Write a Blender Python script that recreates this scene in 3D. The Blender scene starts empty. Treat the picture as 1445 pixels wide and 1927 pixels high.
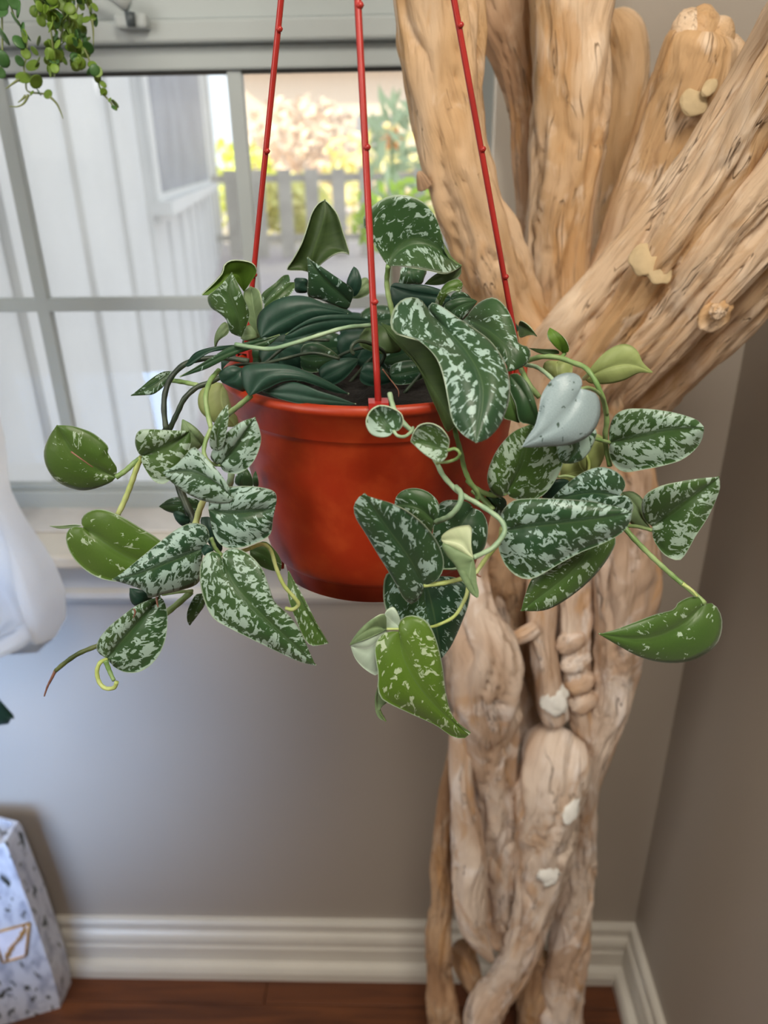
import bpy, bmesh, math, random
from mathutils import Vector, Matrix, noise
import numpy as np
C = bpy.context.scene
col = C.collection
random.seed(7)

# ---------------------------------------------------------------- camera
F = 1402.0
CX, CY = 722.5, 963.5
CAM = Vector((0.0, 0.0, 1.5))
_d = Vector(((768 - CX) / F, -(3970 - CY) / F, -1)).normalized()     # world down, seen by the camera
_y = Vector(((760 - CX) / F, (CY - 309) / F, -1))
_y = (_y - _y.dot(_d) * _d).normalized()
_z = -_d
_x = _y.cross(_z)
RW = Matrix((_x, _y, _z))                                            # world <- camera
cam_data = bpy.data.cameras.new('camera')
cam = bpy.data.objects.new('camera', cam_data)
col.objects.link(cam)
cam.matrix_world = Matrix.Translation(CAM) @ RW.to_4x4()
cam_data.sensor_fit = 'VERTICAL'
cam_data.sensor_height = 36.0
cam_data.lens = F / 1927 * 36.0
cam_data.clip_start = 0.02
cam_data.dof.use_dof = True
cam_data.dof.focus_distance = 0.46
cam_data.dof.aperture_fstop = (cam_data.lens / 1000) / 0.0042
C.camera = cam

# ---------------------------------------------------------------- world, sun, lamps, exposure
w = bpy.data.worlds.new('sky')
C.world = w
w.use_nodes = True
bg = w.node_tree.nodes['Background']
bg.inputs[0].default_value = (0.86, 0.92, 1.0, 1)
bg.inputs[1].default_value = 1.45

def lamp(kind, name, loc, target, energy, color, size=None, size_y=None):
    l = bpy.data.lights.new(name, kind)
    o = bpy.data.objects.new(name, l)
    col.objects.link(o)
    o.location = loc
    o.rotation_euler = (Vector(target) - Vector(loc)).to_track_quat('-Z', 'Y').to_euler()
    l.energy = energy
    l.color = color
    if kind == 'AREA':
        l.shape = 'RECTANGLE'
        l.size = size
        l.size_y = size_y or size
    return o
sun = lamp('SUN', 'sun', (-6, 2, 8), (-6 + 0.8, 2 + 0.35, 8 - 0.6), 7.5, (1.0, 0.86, 0.62))
sun.data.angle = 0.02
lamp('AREA', 'daylight_low_side_window', (-0.85, 0.25, 0.7), (-0.78, 1.0, 0.66), 2.8, (0.36, 0.58, 1.0), 0.4, 0.6).data.spread = math.radians(80)
lamp('AREA', 'side_fill', (-1.5, -0.9, 2.0), (0.4, 0.7, 0.9), 17.0, (1.0, 0.95, 0.87), 0.9, 1.0)  # added warm fill to brighten the right wall, not a window
lamp('AREA', 'room_lamp_overhead', (0.30, -0.35, 2.5), (0.12, 0.62, 1.1), 28.0, (1.0, 0.91, 0.79), 0.7, 0.6)  # unseen overhead room lamp, the main soft light; not a window
C.view_settings.view_transform = 'Standard'
C.view_settings.look = 'None'
C.view_settings.gamma = 1.0
C.view_settings.use_curve_mapping = False
C.view_settings.exposure = 0.26

# ---------------------------------------------------------------- pixel -> point helpers
def P(x, y, Y):
    d = RW @ Vector(((x - CX) / F, -(y - CY) / F, -1))
    return CAM + d * (Y / d.y)
FWD = RW @ Vector((0, 0, -1))
def mpp(p):
    return (p - CAM).dot(FWD) / F
CROPS = {'f': (0, 0, 1.0), 'c2': (350, 340, 3.6125), 'c3': (660, 340, 3.6125), 'c4': (60, 680, 3.0104),
         'c5': (60, 960, 2.4914), 'c6': (620, 760, 3.01), 'c7': (900, 600, 2.89), 'c8': (0, 0, 5.558),
         'c9': (300, 740, 6.02), 'ca': (400, 640, 4.516), 'cb': (960, 600, 6.423), 'cc': (740, 880, 6.423)}
def cpx(crop, pts):
    a, b, s = CROPS[crop]
    return [(a + p[0] / s, b + p[1] / s) + tuple(p[2:]) for p in pts]

def catmull(pts, n):
    """resample a polyline of tuples by arc length through a Catmull-Rom spline"""
    pts = [np.array(p, float) for p in pts]
    if len(pts) == 2:
        return [pts[0] * (1 - i / (n - 1)) + pts[1] * i / (n - 1) for i in range(n)]
    ext = [2 * pts[0] - pts[1]] + pts + [2 * pts[-1] - pts[-2]]
    dense = []
    for i in range(1, len(ext) - 2):
        p0, p1, p2, p3 = ext[i - 1:i + 3]
        for k in range(12):
            t = k / 12
            dense.append(0.5 * ((2 * p1) + (-p0 + p2) * t + (2 * p0 - 5 * p1 + 4 * p2 - p3) * t * t + (-p0 + 3 * p1 - 3 * p2 + p3) * t ** 3))
    dense.append(pts[-1])
    D = np.array(dense)
    seg = np.linalg.norm(np.diff(D[:, :2], axis=0), axis=1) if D.shape[1] < 3 else np.linalg.norm(np.diff(D[:, :3], axis=0), axis=1)
    s = np.concatenate([[0], np.cumsum(seg)])
    q = np.linspace(0, s[-1], n)
    return [np.array([np.interp(v, s, D[:, j]) for j in range(D.shape[1])]) for v in q]

# ---------------------------------------------------------------- object helpers
def link(name, me, mat=None, parent=None, smooth=True):
    o = bpy.data.objects.new(name, me)
    col.objects.link(o)
    if mat is not None:
        for m in (mat if isinstance(mat, (list, tuple)) else [mat]):
            me.materials.append(m)
    if smooth:
        me.polygons.foreach_set('use_smooth', [True] * len(me.polygons))
    if parent:
        o.parent = parent
        o.matrix_parent_inverse = Matrix.Translation(-parent.location)
    return o
def empty(name, loc=(0, 0, 0)):
    o = bpy.data.objects.new(name, None)
    o.location = loc
    o.empty_display_size = 0.02
    col.objects.link(o)
    return o
def tag(o, label, cat, group=None):
    o['label'] = label
    o['category'] = cat
    if group:
        o['group'] = group
    return o
def pydata(name, verts, faces):
    me = bpy.data.meshes.new(name)
    me.from_pydata([tuple(v) for v in verts], [], faces)
    me.update()
    return me
def box_me(name, x0, x1, y0, y1, z0, z1, bev=0.0):
    bm = bmesh.new()
    bmesh.ops.create_cube(bm, size=1)
    for v in bm.verts:
        v.co = Vector(((x0 + x1) / 2 + v.co.x * (x1 - x0), (y0 + y1) / 2 + v.co.y * (y1 - y0), (z0 + z1) / 2 + v.co.z * (z1 - z0)))
    if bev:
        bmesh.ops.bevel(bm, geom=bm.edges[:], offset=bev, segments=2, affect='EDGES', profile=0.5)
    me = bpy.data.meshes.new(name)
    bm.to_mesh(me)
    bm.free()
    return me
def box(name, x0, x1, y0, y1, z0, z1, mat, parent=None, bev=0.0):
    return link(name, box_me(name, x0, x1, y0, y1, z0, z1, bev), mat, parent, smooth=False)
def structure(o):
    o['kind'] = 'structure'
    return o
def frames(pts):
    T = []
    for i in range(len(pts)):
        a = pts[max(i - 1, 0)]
        b = pts[min(i + 1, len(pts) - 1)]
        t = (b - a)
        T.append(t.normalized() if t.length > 1e-9 else (T[-1] if T else Vector((0, 0, 1))))
    n = T[0].orthogonal().normalized()
    out = []
    for t in T:
        n = (n - n.dot(t) * t)
        n = n.normalized() if n.length > 1e-6 else t.orthogonal().normalized()
        out.append((n.copy(), t.cross(n)))
    return out
def tube_me(name, pts, radii, seg=10):
    fr = frames(pts)
    V, Fc = [], []
    for p, r, (n, b) in zip(pts, radii, fr):
        for k in range(seg):
            a = 2 * math.pi * k / seg
            V.append(p + n * math.cos(a) * r + b * math.sin(a) * r)
    m = len(pts)
    for i in range(m - 1):
        for k in range(seg):
            Fc.append((i * seg + k, i * seg + (k + 1) % seg, (i + 1) * seg + (k + 1) % seg, (i + 1) * seg + k))
    V.append(pts[0]); V.append(pts[-1])
    for k in range(seg):
        Fc.append((len(V) - 2, (k + 1) % seg, k))
        Fc.append((len(V) - 1, (m - 1) * seg + k, (m - 1) * seg + (k + 1) % seg))
    return pydata(name, V, Fc)
def lathe_me(name, prof, c, seg=96, notch=None):
    V, Fc = [], []
    for j, (r, z) in enumerate(prof):
        for k in range(seg):
            a = 2 * math.pi * k / seg
            zz = z + (notch(j, a) if notch else 0)
            V.append((c[0] + r * math.cos(a), c[1] + r * math.sin(a), c[2] + zz))
    for j in range(len(prof) - 1):
        for k in range(seg):
            Fc.append((j * seg + k, j * seg + (k + 1) % seg, (j + 1) * seg + (k + 1) % seg, (j + 1) * seg + k))
    return pydata(name, V, Fc)

# ---------------------------------------------------------------- materials
class NT:
    def __init__(s, name):
        s.m = bpy.data.materials.new(name)
        s.m.use_nodes = True
        s.t = s.m.node_tree
        s.n = s.t.nodes
        s.b = s.n['Principled BSDF']
    def add(s, typ, **kw):
        nd = s.n.new(typ)
        for k, v in kw.items():
            setattr(nd, k, v)
        return nd
    def put(s, nd, key, val):
        if hasattr(val, 'is_linked') or isinstance(val, bpy.types.NodeSocket):
            s.t.links.new(val, nd.inputs[key])
        else:
            nd.inputs[key].default_value = val
    def math(s, op, a, b=0.0, c=0.0, clamp=False):
        nd = s.add('ShaderNodeMath', operation=op, use_clamp=clamp)
        for i, v in enumerate((a, b, c)):
            s.put(nd, i, v)
        return nd.outputs[0]
    def noise(s, vec, scale, detail=3, rough=0.5, dist=0.0):
        nd = s.add('ShaderNodeTexNoise')
        if vec is not None:
            s.put(nd, 'Vector', vec)
        nd.inputs['Scale'].default_value = scale
        nd.inputs['Detail'].default_value = detail
        nd.inputs['Roughness'].default_value = rough
        nd.inputs['Distortion'].default_value = dist
        return nd.outputs['Fac']
    def smooth(s, v, a, b):
        nd = s.add('ShaderNodeMapRange', interpolation_type='SMOOTHSTEP')
        s.put(nd, 0, v); s.put(nd, 1, a); s.put(nd, 2, b)
        return nd.outputs[0]
    def mix(s, f, a, b):
        nd = s.add('ShaderNodeMix', data_type='RGBA')
        s.put(nd, 0, f); s.put(nd, 6, a if not isinstance(a, tuple) else (*a, 1)); s.put(nd, 7, b if not isinstance(b, tuple) else (*b, 1))
        return nd.outputs[2]
    def scale(s, vec, xyz):
        nd = s.add('ShaderNodeVectorMath', operation='MULTIPLY')
        s.put(nd, 0, vec); nd.inputs[1].default_value = xyz
        return nd.outputs[0]
    def bump(s, h, strength, dist, target=True):
        nd = s.add('ShaderNodeBump')
        nd.inputs['Strength'].default_value = strength
        nd.inputs['Distance'].default_value = dist
        s.put(nd, 'Height', h)
        if target:
            s.t.links.new(nd.outputs[0], s.b.inputs['Normal'])
        return nd
    def color(s, v):
        s.put(s.b, 'Base Color', v if not isinstance(v, tuple) else (*v, 1))
    def set(s, **kw):
        for k, v in kw.items():
            s.b.inputs[k.replace('_', ' ')].default_value = v
        return s.m
def plain(name, c, rough=0.6, var=0.08, scale=30, bump=0.0, **kw):
    m = NT(name)
    tc = m.add('ShaderNodeTexCoord').outputs['Object']
    n = m.noise(tc, scale, 4)
    m.color(m.mix(m.smooth(n, 0.3, 0.7), tuple(x * (1 - var) for x in c), tuple(min(1, x * (1 + var)) for x in c)))
    if bump:
        m.bump(m.noise(tc, scale * 4, 3), bump, 0.002)
    return m.set(Roughness=rough, **kw)

def leaf_material():
    m = NT('variegated_leaf')
    lf = m.add('ShaderNodeAttribute', attribute_name='lf')
    vc = m.add('ShaderNodeAttribute', attribute_name='vc')
    sp = m.add('ShaderNodeSeparateColor'); m.put(sp, 0, lf.outputs['Color'])
    amt, hue, seed = sp.outputs
    sv = m.add('ShaderNodeSeparateXYZ'); m.put(sv, 0, vc.outputs['Vector'])
    ac, al, s = sv.outputs
    cv = m.add('ShaderNodeCombineXYZ')
    m.put(cv, 0, m.math('MULTIPLY', ac, 280.0)); m.put(cv, 1, m.math('MULTIPLY', al, 215.0)); m.put(cv, 2, m.math('MULTIPLY', seed, 60.0))
    n1 = m.noise(cv.outputs[0], 1.0, 4, 0.6, 0.9)
    n2 = m.noise(cv.outputs[0], 0.45, 2, 0.5)
    n = m.math('ADD', m.math('MULTIPLY', n1, 0.72), m.math('MULTIPLY', n2, 0.28))
    sa = m.math('ABSOLUTE', s)
    # silver stays off the midrib
    near = m.math('MULTIPLY', m.math('SUBTRACT', 1.0, m.smooth(sa, 0.02, 0.24)), 0.11)
    thr = m.math('ADD', m.math('SUBTRACT', 0.655, m.math('MULTIPLY', amt, 0.205)), near)
    mask = m.smooth(n, thr, m.math('ADD', thr, 0.022))
    base0 = m.mix(hue, (0.018, 0.07, 0.033), (0.12, 0.23, 0.012))
    big = m.noise(cv.outputs[0], 0.12, 2)
    base = m.mix(m.math('MULTIPLY', m.smooth(big, 0.35, 0.7), 0.5), base0, m.mix(hue, (0.05, 0.105, 0.03), (0.15, 0.24, 0.04)))
    fine = m.noise(cv.outputs[0], 5.0, 2)
    base = m.mix(m.math('MULTIPLY', fine, 0.25), base, (0.01, 0.04, 0.02))
    silver = m.mix(hue, (0.42, 0.6, 0.55), (0.54, 0.64, 0.38))
    silver = m.mix(m.math('MULTIPLY', fine, 0.3), silver, (0.22, 0.36, 0.28))
    c = m.mix(m.math('MULTIPLY', mask, 0.93), base, silver)
    # thin pale line along the midrib and the rim
    c = m.mix(m.math('MULTIPLY', m.math('SUBTRACT', 1.0, m.smooth(sa, 0.0, 0.035)), 0.35), c, (0.12, 0.2, 0.08))
    c = m.mix(m.math('MULTIPLY', m.smooth(sa, 0.955, 0.985), 0.85), c, (0.36, 0.47, 0.34))
    m.color(c)
    m.bump(m.math('ADD', m.noise(cv.outputs[0], 0.5, 3), m.math('MULTIPLY', m.smooth(sa, 0.0, 0.08), 0.5)), 0.25, 0.0015)
    m.set(Roughness=0.42)
    m.b.inputs['Sheen Weight'].default_value = 0.12
    m.b.inputs['Specular IOR Level'].default_value = 0.45
    m.b.inputs['Subsurface Weight'].default_value = 0.0
    # a little light comes through the blade
    tr = m.add('ShaderNodeBsdfTranslucent')
    m.put(tr, 'Color', m.mix(0.5, c, (0.25, 0.4, 0.02)))
    ms = m.add('ShaderNodeMixShader'); ms.inputs[0].default_value = 0.16
    out = m.n['Material Output']
    m.t.links.new(m.b.outputs[0], ms.inputs[1]); m.t.links.new(tr.outputs[0], ms.inputs[2])
    m.t.links.new(ms.outputs[0], out.inputs[0])
    return m.m
def under_material(name, a, b, tr_amt=0.2):
    m = NT(name)
    vc = m.add('ShaderNodeAttribute', attribute_name='vc')
    n = m.noise(m.scale(vc.outputs['Vector'], (300, 60, 0)), 1.0, 3)
    c = m.mix(n, a, b)
    sv = m.add('ShaderNodeSeparateXYZ'); m.put(sv, 0, vc.outputs['Vector'])
    sa = m.math('ABSOLUTE', sv.outputs[2])
    c = m.mix(m.math('MULTIPLY', m.math('SUBTRACT', 1.0, m.smooth(sa, 0.0, 0.05)), 0.4), c, tuple(min(1, x * 1.6) for x in b))
    m.color(c)
    m.bump(n, 0.15, 0.001)
    m.set(Roughness=0.5)
    tr = m.add('ShaderNodeBsdfTranslucent'); m.put(tr, 'Color', c)
    ms = m.add('ShaderNodeMixShader'); ms.inputs[0].default_value = tr_amt
    m.t.links.new(m.b.outputs[0], ms.inputs[1]); m.t.links.new(tr.outputs[0], ms.inputs[2])
    m.t.links.new(ms.outputs[0], m.n['Material Output'].inputs[0])
    return m.m
def silver_material():
    m = NT('silver_leaf')
    vc = m.add('ShaderNodeAttribute', attribute_name='vc')
    v = m.scale(vc.outputs['Vector'], (260, 170, 0))
    n = m.noise(v, 1.0, 4, 0.6, 0.6)
    spots = m.smooth(n, 0.63, 0.645)
    f = m.noise(v, 6, 2)
    m.color(m.mix(spots, m.mix(f, (0.22, 0.30, 0.32), (0.33, 0.43, 0.45)), (0.05, 0.09, 0.07)))
    m.bump(f, 0.2, 0.001)
    return m.set(Roughness=0.38)
def stem_material(name, a, b):
    m = NT(name)
    tc = m.add('ShaderNodeTexCoord').outputs['Object']
    m.color(m.mix(m.smooth(m.noise(tc, 60, 3), 0.35, 0.65), a, b))
    m.bump(m.noise(tc, 900, 2), 0.15, 0.0006)
    return m.set(Roughness=0.45)
def wood_material(name, warm, pale, dark):
    m = NT(name)
    gr = m.add('ShaderNodeAttribute', attribute_name='gr').outputs['Vector']
    wv = m.add('ShaderNodeTexNoise'); m.put(wv, 'Vector', m.scale(gr, (10, 10, 9))); wv.inputs['Scale'].default_value = 1.0
    wp = m.add('ShaderNodeVectorMath', operation='MULTIPLY_ADD')
    m.put(wp, 0, wv.outputs['Color']); wp.inputs[1].default_value = (0.035, 0.035, 0.0); m.put(wp, 2, gr)
    gr = wp.outputs[0]
    g1 = m.noise(m.scale(gr, (95, 95, 8)), 1.0, 6, 0.6, 0.8)
    g2 = m.noise(m.scale(gr, (420, 420, 22)), 1.0, 4, 0.6, 0.3)
    blot = m.noise(m.scale(gr, (26, 26, 14)), 1.0, 4, 0.6, 0.8)
    big = m.noise(m.scale(gr, (12, 12, 5)), 1.0, 2, 0.5, 0.5)
    c = m.mix(m.smooth(big, 0.38, 0.62), warm, pale)
    c = m.mix(m.math('MULTIPLY', m.smooth(blot, 0.5, 0.66), 0.75), c, tuple(min(1, x * k_) for x, k_ in zip(pale, (1.15, 1.25, 1.4))))
    c = m.mix(m.math('MULTIPLY', m.smooth(g1, 0.47, 0.26), 0.6), c, dark)
    c = m.mix(m.math('MULTIPLY', m.smooth(g2, 0.45, 0.3), 0.22), c, dark)
    orange = m.smooth(m.noise(m.scale(gr, (24, 24, 7)), 1.0, 4, 0.6, 1.2), 0.54, 0.66)
    c = m.mix(m.math('MULTIPLY', orange, 0.5), c, (0.56, 0.30, 0.11))
    crack = m.smooth(m.math('ABSOLUTE', m.math('SUBTRACT', m.noise(m.scale(gr, (48, 48, 3)), 1.0, 3, 0.6, 0.6), 0.5)), 0.012, 0.0)
    crack = m.math('MULTIPLY', crack, m.smooth(blot, 0.45, 0.6))
    c = m.mix(m.math('MULTIPLY', crack, 0.75), c, tuple(x * 0.5 for x in dark))
    m.color(c)
    h = m.math('ADD', m.math('MULTIPLY', g1, 0.7), m.math('MULTIPLY', g2, 0.15))
    h = m.math('SUBTRACT', m.math('ADD', h, m.math('MULTIPLY', blot, 0.5)), m.math('MULTIPLY', crack, 0.5))
    m.bump(h, 0.6, 0.007)
    return m.set(Roughness=0.72)

M = {}
M['leaf'] = leaf_material()
M['under'] = under_material('leaf_underside', (0.10, 0.16, 0.05), (0.2, 0.3, 0.12))
M['dark_under'] = under_material('dark_leaf_underside', (0.018, 0.05, 0.018), (0.04, 0.09, 0.03), 0.1)
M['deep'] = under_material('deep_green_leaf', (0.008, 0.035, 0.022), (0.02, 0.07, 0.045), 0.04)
M['olive'] = under_material('olive_leaf', (0.03, 0.065, 0.02), (0.075, 0.13, 0.035), 0.25)
M['yellow'] = under_material('yellow_green_leaf', (0.3, 0.38, 0.12), (0.42, 0.5, 0.2), 0.25)
M['pale'] = under_material('pale_cream_leaf', (0.55, 0.66, 0.38), (0.7, 0.78, 0.5), 0.25)
M['mint'] = under_material('mint_leaf_underside', (0.42, 0.56, 0.42), (0.58, 0.7, 0.58), 0.15)
M['sage'] = under_material('sage_leaf', (0.16, 0.26, 0.12), (0.3, 0.42, 0.22), 0.25)
M['bright'] = under_material('bright_green_leaf', (0.08, 0.18, 0.015), (0.14, 0.27, 0.03), 0.25)
M['silver'] = silver_material()
M['edge'] = plain('leaf_edge', (0.42, 0.52, 0.36), 0.5)
M['stem'] = stem_material('green_stem', (0.15, 0.27, 0.08), (0.3, 0.42, 0.18))
M['stem_pale'] = stem_material('pale_stem', (0.4, 0.5, 0.14), (0.55, 0.63, 0.27))
M['stem_blue'] = stem_material('blue_green_stem', (0.2, 0.33, 0.2), (0.34, 0.48, 0.3))
M['stem_dark'] = stem_material('dark_stem', (0.02, 0.035, 0.025), (0.05, 0.075, 0.045))
M['stem_olive'] = stem_material('olive_stem', (0.05, 0.075, 0.02), (0.12, 0.15, 0.05))
M['brown'] = stem_material('dry_stem', (0.16, 0.07, 0.045), (0.3, 0.15, 0.1))

# ---------------------------------------------------------------- the room shell
def zpx(x, y, Y):
    return P(x, y, Y).z
def xpx(x, y, Y):
    return P(x, y, Y).x
WALL = 1.0
XR = xpx(1197, 1722, WALL)                # the corner with the right wall
WX0, WX1 = -1.25, xpx(928, 300, WALL)     # window opening
WZ0, WZ1 = 0.985, 2.25
SASH = 1.10

m = NT('painted_wall')
tc = m.add('ShaderNodeTexCoord').outputs['Object']
m.color(m.mix(m.noise(tc, 3, 2), (0.37, 0.325, 0.275), (0.40, 0.355, 0.30)))
m.bump(m.noise(tc, 350, 3), 0.08, 0.001)
M['wall'] = m.set(Roughness=0.55)
M['trim'] = plain('trim_paint', (0.66, 0.63, 0.56), 0.35, 0.04, 6)
M['window_backlit'] = plain('backlit_window_paint', (0.43, 0.48, 0.485), 0.4, 0.03, 6)  # paint darkened so its colour carries the backlit shade of the frame
M['ceiling'] = plain('ceiling_paint', (0.75, 0.74, 0.72), 0.8, 0.02)

def wall_with_hole():
    y0, y1 = WALL, WALL + 0.16
    xs = [-2.2, WX0, WX1, XR + 0.12]
    zs = [0, WZ0, WZ1, 2.6]
    bm = bmesh.new()
    def addbox(a, b, c, d, e, f):
        r = bmesh.ops.create_cube(bm, size=1)
        for v in r['verts']:
            v.co = Vector(((a + b) / 2 + v.co.x * (b - a), (c + d) / 2 + v.co.y * (d - c), (e + f) / 2 + v.co.z * (f - e)))
    addbox(xs[0], xs[1], y0, y1, 0, 2.6)
    addbox(xs[2], xs[3], y0, y1, 0, 2.6)
    addbox(xs[1], xs[2], y0, y1, 0, WZ0)
    addbox(xs[1], xs[2], y0, y1, WZ1, 2.6)
    bmesh.ops.remove_doubles(bm, verts=bm.verts[:], dist=1e-5)
    me = bpy.data.meshes.new('wall_back')
    bm.to_mesh(me); bm.free()
    return me
structure(link('wall_back', wall_with_hole(), M['wall'], smooth=False))
structure(box('wall_right', XR, XR + 0.12, -2.2, WALL, 0, 2.6, M['wall']))
structure(box('wall_left', -2.2, -2.08, -2.2, WALL, 0, 2.6, M['wall']))
structure(box('wall_near', -2.2, XR + 0.12, -2.3, -2.2, 0, 2.6, M['wall']))
structure(box('ceiling', -2.2, XR + 0.12, -2.2, WALL + 0.16, 2.6, 2.68, M['ceiling']))

# floor: subfloor plus individual hardwood boards
m = NT('hardwood')
tc = m.add('ShaderNodeTexCoord').outputs['Object']
inf = m.add('ShaderNodeObjectInfo').outputs['Random']
g = m.noise(m.scale(tc, (4, 60, 60)), 1.0, 5, 0.6, 0.8)
c = m.mix(m.smooth(g, 0.3, 0.7), (0.07, 0.02, 0.006), (0.16, 0.05, 0.014))
c = m.mix(m.math('MULTIPLY', inf, 0.5), c, (0.12, 0.034, 0.01))
m.color(c)
m.bump(g, 0.2, 0.001)
M['floor'] = m.set(Roughness=0.5)
M['subfloor'] = plain('subfloor', (0.03, 0.012, 0.006), 0.9)
floor = structure(box('floor', -2.2, XR + 0.12, -2.2, WALL + 0.16, -0.05, -0.012, M['subfloor']))
bw = 0.083
yy = WALL
row = 0
while yy > -0.6:
    xa = -2.08 + (0.37 * row) % 0.9 - 0.9
    while xa < XR:
        xb = xa + 0.9
        a, b = max(xa, -2.08), min(xb, XR)
        if b - a > 0.02:
            box('floor_board', a + 0.0006, b - 0.0006, yy - bw + 0.0007, yy - 0.0007, -0.012, 0.0, M['floor'], floor, 0.0012)
        xa = xb
    yy -= bw
    row += 1
structure(box('floor_near', -2.08, XR, -2.2, yy + 0.0, -0.012, -0.001, M['floor']))

def extrude_profile(name, prof, a, b, outward):
    """prof: (distance from wall, height); runs from a to b along the wall"""
    a, b, n = Vector(a), Vector(b), Vector(outward)
    V = []
    for q in (a, b):
        for d, z in prof:
            V.append(q + n * d + Vector((0, 0, z)))
    k = len(prof)
    Fc = [(i, i + 1, k + i + 1, k + i) for i in range(k - 1)] + [tuple(range(k)), tuple(range(2 * k - 1, k - 1, -1))]
    return pydata(name, V, Fc)
def mitred(name, prof, mat, inner=True):
    k = len(prof)
    V, Fc = [], []
    for q in (Vector((-2.08, WALL, 0)), None):
        for d, z in prof:
            V.append(Vector((-2.08, WALL - d, z)) if q else Vector((XR - d, WALL - d, z)))
    Fc = [(i, i + 1, k + i + 1, k + i) for i in range(k - 1)]
    o = structure(link(name + '_back', pydata(name, V, Fc), mat, smooth=False))
    V = []
    for e in (0, 1):
        for d, z in prof:
            V.append(Vector((XR - d, WALL - d if e == 0 else -2.2, z)))
    structure(link(name + '_right', pydata(name, V, Fc), mat, smooth=False))
bz = zpx(600, 1731, WALL - 0.004)
prof = [(0.0, bz), (0.009, bz), (0.013, bz - 0.006), (0.013, bz - 0.014), (0.010, bz - 0.019), (0.010, bz - 0.029), (0.016, bz - 0.036),
        (0.019, bz - 0.046), (0.015, bz - 0.052), (0.015, bz - 0.066), (0.018, bz - 0.071), (0.018, bz - 0.092), (0.018, 0.034),
        (0.031, 0.030), (0.036, 0.020), (0.037, 0.0), (0.0, 0.0)]
mitred('baseboard', prof, M['trim'])

# ---------------------------------------------------------------- the window
win = empty('window_1', (0, WALL, WZ0))
structure(win)
Ww = M['window_backlit']
zrail_b0, zrail_b1 = WZ0 + 0.004, zpx(300, 917, SASH)
zr1 = zpx(400, 134, SASH)        # bottom of the top rail of the lower sash
zr2 = zpx(400, 84, SASH - 0.012)
zr3 = zpx(400, 34, SASH - 0.03)
mun = [xpx(80, 560, SASH), xpx(478, 560, SASH)]
sp = mun[1] - mun[0]
mxs = [mun[0] - sp * 2, mun[0] - sp, mun[0], mun[1]]
xsr = min(mun[1] + sp, WX1 - 0.05)
zm = zpx(300, 571, SASH)
# jambs and head lining
box('jamb', WX0 - 0.0, WX0 + 0.03, WALL, SASH + 0.05, WZ0, WZ1, Ww, win)
box('jamb', WX1 - 0.03, WX1, WALL, SASH + 0.05, WZ0, WZ1, Ww, win)
box('head', WX0, WX1, WALL, SASH + 0.05, WZ1 - 0.03, WZ1, Ww, win)
# lower sash
box('stile', WX0 + 0.03, WX0 + 0.08, SASH - 0.018, SASH + 0.018, WZ0, zr2, Ww, win, 0.002)
box('stile', xsr, WX1 - 0.03, SASH - 0.018, SASH + 0.018, WZ0, zr2, Ww, win, 0.002)
box('bottom_rail', WX0 + 0.08, xsr, SASH - 0.018, SASH + 0.018, zrail_b0, zrail_b1, Ww, win, 0.003)
box('glazing_bead', WX0 + 0.08, xsr, SASH - 0.006, SASH + 0.012, zrail_b1, zrail_b1 + 0.007, M['window_backlit'], win, 0.001)
box('top_rail', WX0 + 0.08, xsr, SASH - 0.014, SASH + 0.018, zr1, zr2, Ww, win, 0.003)
box('meeting_rail', WX0 + 0.03, WX1 - 0.03, SASH - 0.032, SASH + 0.03, zr2, zr3, Ww, win, 0.004)
box('upper_rail', WX0 + 0.03, WX1 - 0.03, SASH - 0.012, SASH + 0.03, zr3, zr3 + 0.075, Ww, win, 0.004)
# gaskets: the dark line under the top rail
box('gasket', WX0 + 0.08, xsr, SASH - 0.006, SASH + 0.002, zr1 - 0.004, zr1, plain('gasket', (0.05, 0.05, 0.045), 0.7), win)
for x in mxs:
    box('muntin', x - 0.0095, x + 0.0095, SASH - 0.007, SASH + 0.009, zrail_b1, zr1, Ww, win, 0.0015)
box('muntin', WX0 + 0.08, xsr, SASH - 0.0068, SASH + 0.0088, zm - 0.0095, zm + 0.0095, Ww, win, 0.0015)
# upper sash
box('stile', WX0 + 0.03, WX0 + 0.08, SASH, SASH + 0.03, zr3 + 0.075, WZ1 - 0.03, Ww, win, 0.002)
box('stile', xsr, WX1 - 0.03, SASH, SASH + 0.03, zr3 + 0.075, WZ1 - 0.03, Ww, win, 0.002)
m = NT('window_glass')
gl = m.add('ShaderNodeBsdfGlossy'); gl.inputs['Roughness'].default_value = 0.02
tr = m.add('ShaderNodeBsdfTransparent'); tr.inputs[0].default_value = (0.95, 0.97, 0.965, 1)
fr = m.add('ShaderNodeFresnel'); fr.inputs[0].default_value = 1.4
ms = m.add('ShaderNodeMixShader')
m.t.links.new(fr.outputs[0], ms.inputs[0]); m.t.links.new(tr.outputs[0], ms.inputs[1]); m.t.links.new(gl.outputs[0], ms.inputs[2])
m.t.links.new(ms.outputs[0], m.n['Material Output'].inputs[0])
M['glass'] = m.m
xs = [WX0 + 0.08] + mxs + [xsr]
for a, b in zip(xs, xs[1:]):
    for z0, z1 in ((zrail_b1, zm), (zm, zr1)):
        box('pane', a, b, SASH + 0.010, SASH + 0.013, z0, z1, M['glass'], win)
box('pane', xs[0], xsr, SASH + 0.014, SASH + 0.017, zr3 + 0.07, WZ1 - 0.03, M['glass'], win)
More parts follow.
